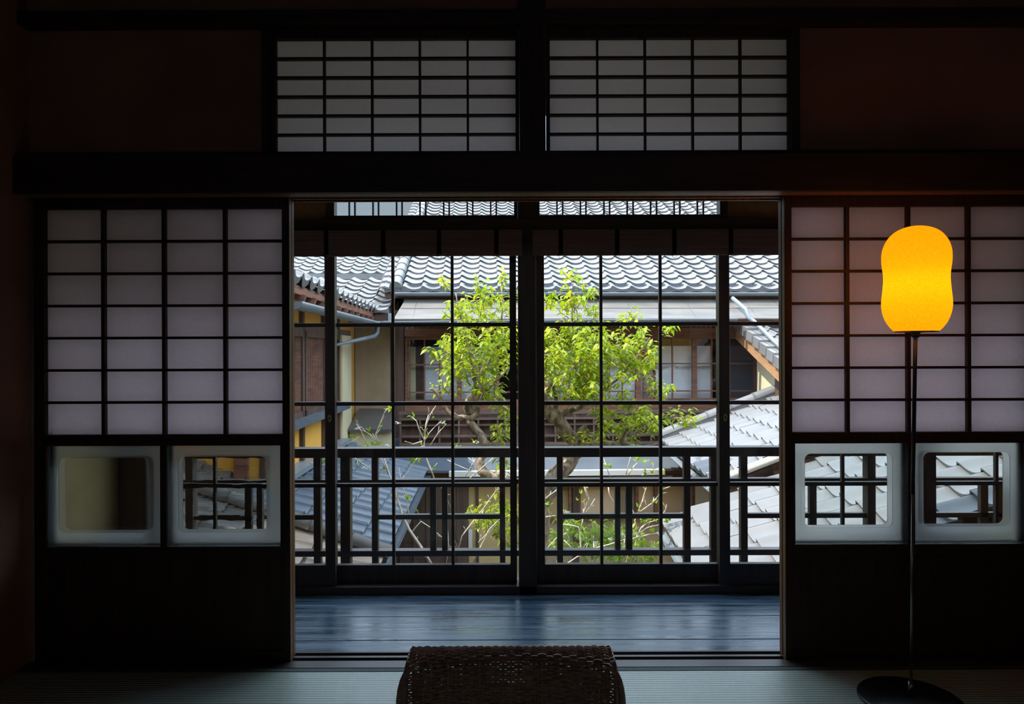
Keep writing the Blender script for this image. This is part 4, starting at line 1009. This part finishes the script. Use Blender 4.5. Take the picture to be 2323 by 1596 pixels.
def leaf(mb, p, d, nrm, L, Wd, fold=.28, curl=.30):
    d = d.normalized(); x = d.cross(nrm)
    if x.length < 1e-4: x = d.cross(Vector((1,0,0)))
    x.normalize(); n = x.cross(d).normalized()
    n0 = len(mb.v)
    mid = p + d*L*.5 + n*L*.04; tip = p + d*L - n*L*curl
    w1, w2 = Wd*.95, Wd*.80
    a, c = p + d*L*.28, p + d*L*.62 - n*L*curl*.35
    mb.v += [p, a + x*w1 + n*w1*fold, a, a - x*w1 + n*w1*fold, c + x*w2 + n*w2*fold, c, c - x*w2 + n*w2*fold, tip]
    for q in ((0,2,1),(0,3,2),(1,2,5,4),(2,3,6,5),(4,5,7),(5,6,7)):
        mb.f.append(tuple(n0+k for k in q)); mb.sm.append(True)
def sprig(lfm, twm, p, dirv, L, nl, ls):
    dirv = dirv.normalized()
    pts = [p, p + dirv*L*.5 + Vector((0,0,-.01)), p + dirv*L]
    twm.tube(pts, [.0035, .0025, .0014], 4, False)
    for i in range(nl):
        t = (i+.6)/nl; q = p + dirv*L*t
        az = i*2.4 + random.uniform(-.5,.5)
        out = Vector((math.cos(az), math.sin(az), random.uniform(-1.0,-.05)))
        dd = (out*.9 + dirv*.35).normalized()
        nr = Vector((random.uniform(-.5,.5), random.uniform(-.5,.5), 1))
        l = ls*random.uniform(.7,1.25)
        leaf(lfm, q, dd, nr, l, l*.22)
CL = [ # crown: centre px, radii px, sprigs, depth, depth spread
 (1024,645,10,12,3,6.5,.1),(1088,655,18,18,6,6.5,.12),(1138,640,8,12,3,6.6,.08),(1142,685,9,34,8,6.6,.1),(1080,715,48,42,30,6.5,.25),(1036,735,12,60,9,6.5,.2),
 (1072,775,50,42,34,6.5,.3),(1070,825,52,30,26,6.5,.3),(1135,770,24,40,20,6.5,.3),(1132,815,26,36,18,6.45,.25),(1005,800,20,34,12,6.5,.2),(1060,850,38,18,12,6.45,.25),
 (1010,885,24,9,5,6.5,.08),(1100,872,22,26,9,6.5,.25),(1128,895,20,24,9,6.4,.2),(1150,945,10,45,9,6.45,.12),(1136,1000,14,18,5,6.4,.15),(1152,1060,7,22,4,6.4,.1),
 (1301,628,12,10,4,6.5,.06),(1245,690,12,26,6,6.4,.15),(1296,690,22,34,14,6.5,.15),(1334,668,11,18,6,6.5,.1),(1345,720,16,20,6,6.5,.1),(1418,728,17,16,6,6.6,.1),
 (1300,755,60,26,28,6.5,.25),(1292,800,62,36,48,6.5,.35),(1290,850,60,36,46,6.5,.35),(1345,800,30,60,34,6.5,.3),(1395,790,46,34,30,6.55,.25),(1385,840,52,36,36,6.55,.3),
 (1448,775,18,26,10,6.6,.15),(1440,825,42,24,20,6.6,.2),(1478,790,16,24,8,6.6,.12),(1508,752,11,16,4,6.6,.08),(1295,892,54,22,22,6.4,.3),(1345,880,34,30,18,6.45,.25),
 (1395,905,34,13,10,6.5,.2),(1350,940,16,34,11,6.45,.15),(1356,985,22,16,7,6.45,.15),(1432,945,34,22,18,6.5,.2),(1462,965,34,20,15,6.5,.2),(1540,952,36,10,10,6.5,.1),
 (1490,895,16,34,10,6.5,.12),(1418,978,14,20,5,6.5,.1),(1312,992,16,8,3,6.5,.1),(1246,820,12,70,12,6.35,.2),(1445,1008,22,6,3,6.45,.1),
 (1118,1165,30,18,13,6.3,.2),(1100,1190,22,10,6,6.3,.2),(1140,1185,20,22,8,6.3,.2),(1130,1206,20,10,5,6.3,.15),(1146,1235,12,14,5,6.3,.12),(1150,1150,8,40,6,6.3,.1)]
for cx, cy, rx_, ry_, n, dv, sv in CL:
    for _ in range(n):
        while True:
            a, c, e_ = random.uniform(-1,1), random.uniform(-1,1), random.uniform(-1,1)
            if a*a + c*c + e_*e_*.6 < 1: break
        p = T(cx + a*rx_, cy + c*ry_ + 8, dv + e_*sv*1.5)
        d = Vector((a*.8 + random.uniform(-.4,.4), e_*.6 + random.uniform(-.4,.4), .75 + random.uniform(-.4,.5)))
        sprig(lf, tw, p, d, random.uniform(.10,.17), random.randint(7,10), .070)
lf.build('foliage', M['leaf'], tr); tw.build('twigs', M['bark'], tr)
# bare twiggy shrubs with opening buds
def shrub(name, base, stems, leaves, label, lm, v0, tips=True, group=None):
    r = empty(name, T(base[0], base[1], v0), label, 'shrub', group); r.location.z = ZG
    s = MB(); tipl = []
    for st in stems:
        w = st[0]; pts = [T(x, y, v0 + (q[0] if q else 0)) for x, y, *q in st[1:]]
        m = len(pts); s.tube(pts, [max(.0022, w/246*.72*(1-.6*i/max(1,m-1))) for i in range(m)], 6)
        for i in range(1, m):                            # fine side twigs
            dd = (pts[i]-pts[i-1]); ln = dd.length
            for k in range(int(ln/.09)+1):
                if random.random() < .55:
                    q = pts[i-1] + dd*random.random(); side = Vector((random.uniform(-1,1), random.uniform(-.6,.6), random.uniform(-.1,.9)))
                    q2 = q + (dd.normalized()*.5 + side*.8).normalized()*random.uniform(.03,.10)
                    s.tube([q, (q+q2)/2 + Vector((0,0,random.uniform(-.006,.006))), q2], [.0024, .002, .0014], 5)
                    if random.random() < .18: tipl.append(q2)
    # ground the stems
    for st in stems:
        if st[1][1] > 1270:
            p = T(st[1][0], st[1][1], v0 + (st[1][2] if len(st[1]) > 2 else 0)); s.tube([Vector((r.location.x + (p.x-r.location.x)*.3, r.location.y, ZG)), p], [st[0]/246*1.4, st[0]/246], 6)
    s.build('stems', M['twig'], r)
    l = MB()
    for x, y, n, sz in leaves:
        for _ in range(n):
            p = T(x + random.uniform(-5,5), y + random.uniform(-5,5), v0 + random.uniform(-.05,.05))
            leaf(l, p, Vector((random.uniform(-.7,.7), random.uniform(-.7,.7), random.uniform(.2,1))), Vector((random.uniform(-1,1), random.uniform(-1,1), .6)), sz*random.uniform(.7,1.2), sz*.24)
    for p in tipl:
        for _ in range(2): leaf(l, p, Vector((random.uniform(-.7,.7), random.uniform(-.7,.7), random.uniform(.2,1))), Vector((random.uniform(-1,1), random.uniform(-1,1), .6)), .035, .009)
    if l.v: l.build('leaves', lm, r)
    return r
def flowers(r, spots, v0):
    f = MB()
    for x, y in spots:
        for _ in range(9):
            p = T(x + random.uniform(-6,6), y + random.uniform(-2.5,2.5), v0)
            leaf(f, p, Vector((random.uniform(-1,1), random.uniform(-1,1), .3)), Vector((0,0,1)), .022, .008)
    f.build('blossoms', M['flower'], r)
V1 = 5.7
s1 = shrub('bare_shrub', (985, 1290), [
 (4.5,(980,1282),(955,1240),(928,1200),(912,1165),(898,1120),(888,1090),(878,1060),(872,1040)),
 (2.4,(905,1150),(900,1110),(915,1085),(930,1065),(945,1040),(958,1030)),
 (2.2,(930,1185),(925,1150),(922,1125),(912,1100),(905,1060)),
 (2.4,(985,1085),(976,1060),(968,1040),(962,1010),(966,960),(972,940)),
 (2.0,(964,1000),(950,972),(945,955),(935,945)),
 (2.0,(962,985),(968,960),(976,940),(985,925)),
 (1.8,(962,1000),(975,980),(984,970)),(1.8,(976,1010),(995,980),(1012,962)),
 (2.0,(960,1012),(935,1018),(910,1012)),(1.8,(958,1000),(940,1006),(932,1008)),
 (1.8,(860,1010),(852,985),(862,960),(872,935),(880,925)),(1.6,(852,1000),(840,985),(828,978),(812,972)),(1.6,(835,1012),(825,990),(818,975),(808,962)),
 (1.6,(780,1012),(800,1000),(815,990)),(1.5,(800,1035),(822,1050),(840,1062),(850,1070)),(1.5,(700,1048),(720,1052),(745,1056)),(1.5,(880,1075),(870,1050),(862,1030)),
 (2.0,(935,1205),(955,1182),(975,1195),(1005,1220),(1022,1240)),(1.8,(1000,1100),(1010,1120),(1022,1150)),
 (2.2,(1040,1245),(1048,1215),(1075,1180),(1095,1155),(1120,1120),(1138,1095),(1150,1075)),
 (1.8,(1065,1085),(1085,1068),(1105,1050),(1120,1036)),(1.6,(1056,1080),(1070,1055),(1078,1040)),(1.6,(1068,1068),(1050,1060),(1032,1052),(1015,1042)),(1.5,(1075,1065),(1072,1045),(1060,1035)),
 (2.0,(1070,1282),(1090,1240),(1110,1200),(1130,1180),(1150,1170)),(1.6,(1085,1230),(1105,1210),(1125,1190)),(1.5,(1012,1280),(1018,1240),(1016,1200))],
 [(883,930,4,.05),(862,965,3,.04),(836,982,4,.045),(850,1008,5,.05),(800,990,3,.04),(828,1010,4,.04),(935,948,4,.045),(965,990,4,.04),(978,945,2,.04),(930,1048,4,.05),(945,1046,3,.05),(928,1128,4,.05),(740,1040,5,.04),(806,1050,4,.045),(818,1062,3,.04),(870,1068,3,.04),(1005,962,2,.04),(1035,1012,4,.04),(1078,1002,4,.05),(1100,1195,4,.05)],
 'bare pale twigged shrub left of the middle veranda post, with a few opening leaves', M['leafd'], V1)
flowers(s1, [(812,972),(828,1062),(880,1010),(1005,960),(1080,1003),(832,1060),(900,960)], V1)
s2 = shrub('bare_shrub', (1320, 1290), [
 (3,(1316,1285),(1318,1245),(1316,1215),(1312,1195),(1295,1191),(1276,1188)),(2,(1317,1205),(1322,1180),(1324,1160),(1336,1130),(1330,1110),(1318,1090)),
 (1.8,(1326,1165),(1338,1150),(1350,1130)),(1.7,(1335,1140),(1330,1120),(1326,1108)),(1.7,(1380,1105),(1382,1120),(1390,1135),(1395,1140)),
 (2.2,(1433,1280),(1445,1215),(1455,1195),(1470,1185),(1492,1178)),(2,(1448,1210),(1470,1195),(1494,1190)),(1.8,(1446,1200),(1440,1180),(1446,1165),(1455,1140),(1466,1105)),
 (1.8,(1452,1160),(1480,1140),(1496,1120)),(1.8,(1436,1222),(1470,1212),(1494,1208)),(1.6,(1478,1150),(1484,1130)),(2,(1340,1245),(1380,1235),(1410,1225),(1450,1218)),(2,(1280,1282),(1310,1262),(1345,1248),(1360,1240)),
 (1.6,(1280,1225),(1295,1240),(1302,1248)),(1.6,(1240,1245),(1262,1220),(1285,1208)),(1.8,(1238,1172),(1262,1168)),(1.8,(1238,1130),(1250,1120),(1262,1112)),
 (1.5,(1420,1076),(1428,1045),(1432,1030)),(1.5,(1425,1078),(1440,1055),(1450,1045)),(1.4,(1456,1078),(1480,1066),(1496,1060)),(1.4,(1384,1080),(1376,1060),(1370,1040)),(2,(1418,1285),(1424,1262),(1422,1250)),(1.6,(1500,1110),(1520,1103)),(1.6,(1500,1172),(1510,1155),(1512,1143)),(1.8,(1350,1260),(1390,1250),(1420,1240))],
 [(1320,1115,3,.05),(1332,1108,2,.05),(1316,1132,2,.04),(1484,1138,3,.05),(1448,1155,3,.05),(1470,1180,4,.05),(1492,1180,4,.05),(1450,1150,2,.05),(1440,1200,3,.05),(1454,1186,3,.05),(1450,1212,3,.04),(1378,1058,3,.05),(1370,1040,2,.05),(1432,1034,4,.05),(1446,1042,6,.055),(1462,1050,4,.05),(1466,1072,4,.045),(1482,1070,3,.045),(1504,1074,3,.045),(1518,1186,5,.055),(1244,1145,3,.05),(1380,1062,2,.04),(1478,1205,3,.05),(1448,1240,4,.05)],
 'bare pale twigged shrub right of the middle veranda post, with yellow green buds', M['leafd'], V1)
def bush(cl, base, label, lm, v0):
    r = empty('leafy_bush', T(base[0], 1300, v0), label, 'bush'); r.location.z = ZG
    l, s = MB(), MB()
    for cx, cy, rx_, ry_, n in cl:
        for _ in range(n):
            a, c = random.uniform(-1,1), random.uniform(-1,1)
            p = T(cx + a*rx_, cy + c*ry_, v0 + random.uniform(-.3,.3)); sprig(l, s, p, Vector((a*.7, random.uniform(-.5,.5), .6)), .12, 7, .075)
    for k in range(7):
        x = base[0] + (k-3)*base[1]/7; p = T(x, 1275, v0); s.tube([Vector((r.location.x + (p.x-r.location.x)*.4, r.location.y, ZG)), p, T(x + random.uniform(-12,12), 1215, v0)], [.02, .012, .006], 6)
    l.build('foliage', lm, r); s.build('stems', M['twig'], r)
    return r
bu = bush([(1288,1200,22,22,16),(1350,1225,28,20,20),(1385,1222,20,22,14),(1248,1240,16,14,9),(1300,1245,30,14,14),(1420,1240,24,16,12),(1465,1245,22,12,8),(1380,1265,50,12,16),(1430,1268,40,10,12)], (1350, 200), 'low green leafy bush behind the bare twigs at the foot of the tree', M['leafd'], 6.9)
flowers(bu, [(1310,1245),(1324,1246),(1288,1162),(1382,1222),(1412,1212),(1350,1230)], 6.4)

# ================================================================== LIGHT AND CAMERA
w = bpy.data.worlds.new('sky'); bpy.context.scene.world = w; w.use_nodes = True
nt = w.node_tree; nt.nodes.clear(); L = nt.links.new
out = N(nt, 'ShaderNodeOutputWorld'); bg = N(nt, 'ShaderNodeBackground'); L(bg.outputs[0], out.inputs[0])
tc = N(nt, 'ShaderNodeTexCoord'); sp = N(nt, 'ShaderNodeSeparateXYZ'); L(tc.outputs['Generated'], sp.inputs[0])
ra = N(nt, 'ShaderNodeValToRGB'); e = ra.color_ramp.elements
e[0].position = 0.0; e[0].color = (.26,.33,.39,1); e[1].position = 1.0; e[1].color = (2.7,3.4,4.4,1)
q = e.new(.24); q.color = (.30,.37,.43,1); q = e.new(.40); q.color = (2.35,2.85,3.5,1)
L(sp.outputs[2], ra.inputs[0]); L(ra.outputs[0], bg.inputs[0]); bg.inputs[1].default_value = 1.0
su = bpy.data.lights.new('sun', 'SUN'); su.energy = 6.4; su.color = (1, .93, .83); su.angle = math.radians(.6)
so = bpy.data.objects.new('sun', su); C.objects.link(so)
so.rotation_euler = Vector((-.52, -.10, .85)).to_track_quat('Z', 'Y').to_euler(); so.location = (-8, 4, 14)
cam = bpy.data.cameras.new('camera'); co = bpy.data.objects.new('camera', cam); C.objects.link(co)
cam.sensor_width = 36; cam.sensor_fit = 'HORIZONTAL'; cam.lens = F*36/2323; cam.clip_start = .05; cam.clip_end = 200
co.matrix_world = Matrix.Translation((0, 0, H)) @ Matrix.Rotation(PI/2, 4, 'X') @ Matrix.Rotation(-ROLL, 4, 'Z')
sc_ = bpy.context.scene; sc_.camera = co
vs = sc_.view_settings; vs.view_transform = 'Standard'; vs.look = 'None'; vs.exposure = 0.3; vs.gamma = 1; vs.use_curve_mapping = False
cy = sc_.cycles; cy.max_bounces = 10; cy.diffuse_bounces = 5; cy.glossy_bounces = 4; cy.transmission_bounces = 6; cy.transparent_max_bounces = 24
cy.sample_clamp_indirect = 6; cy.use_denoising = True; cy.caustics_reflective = False; cy.caustics_refractive = False
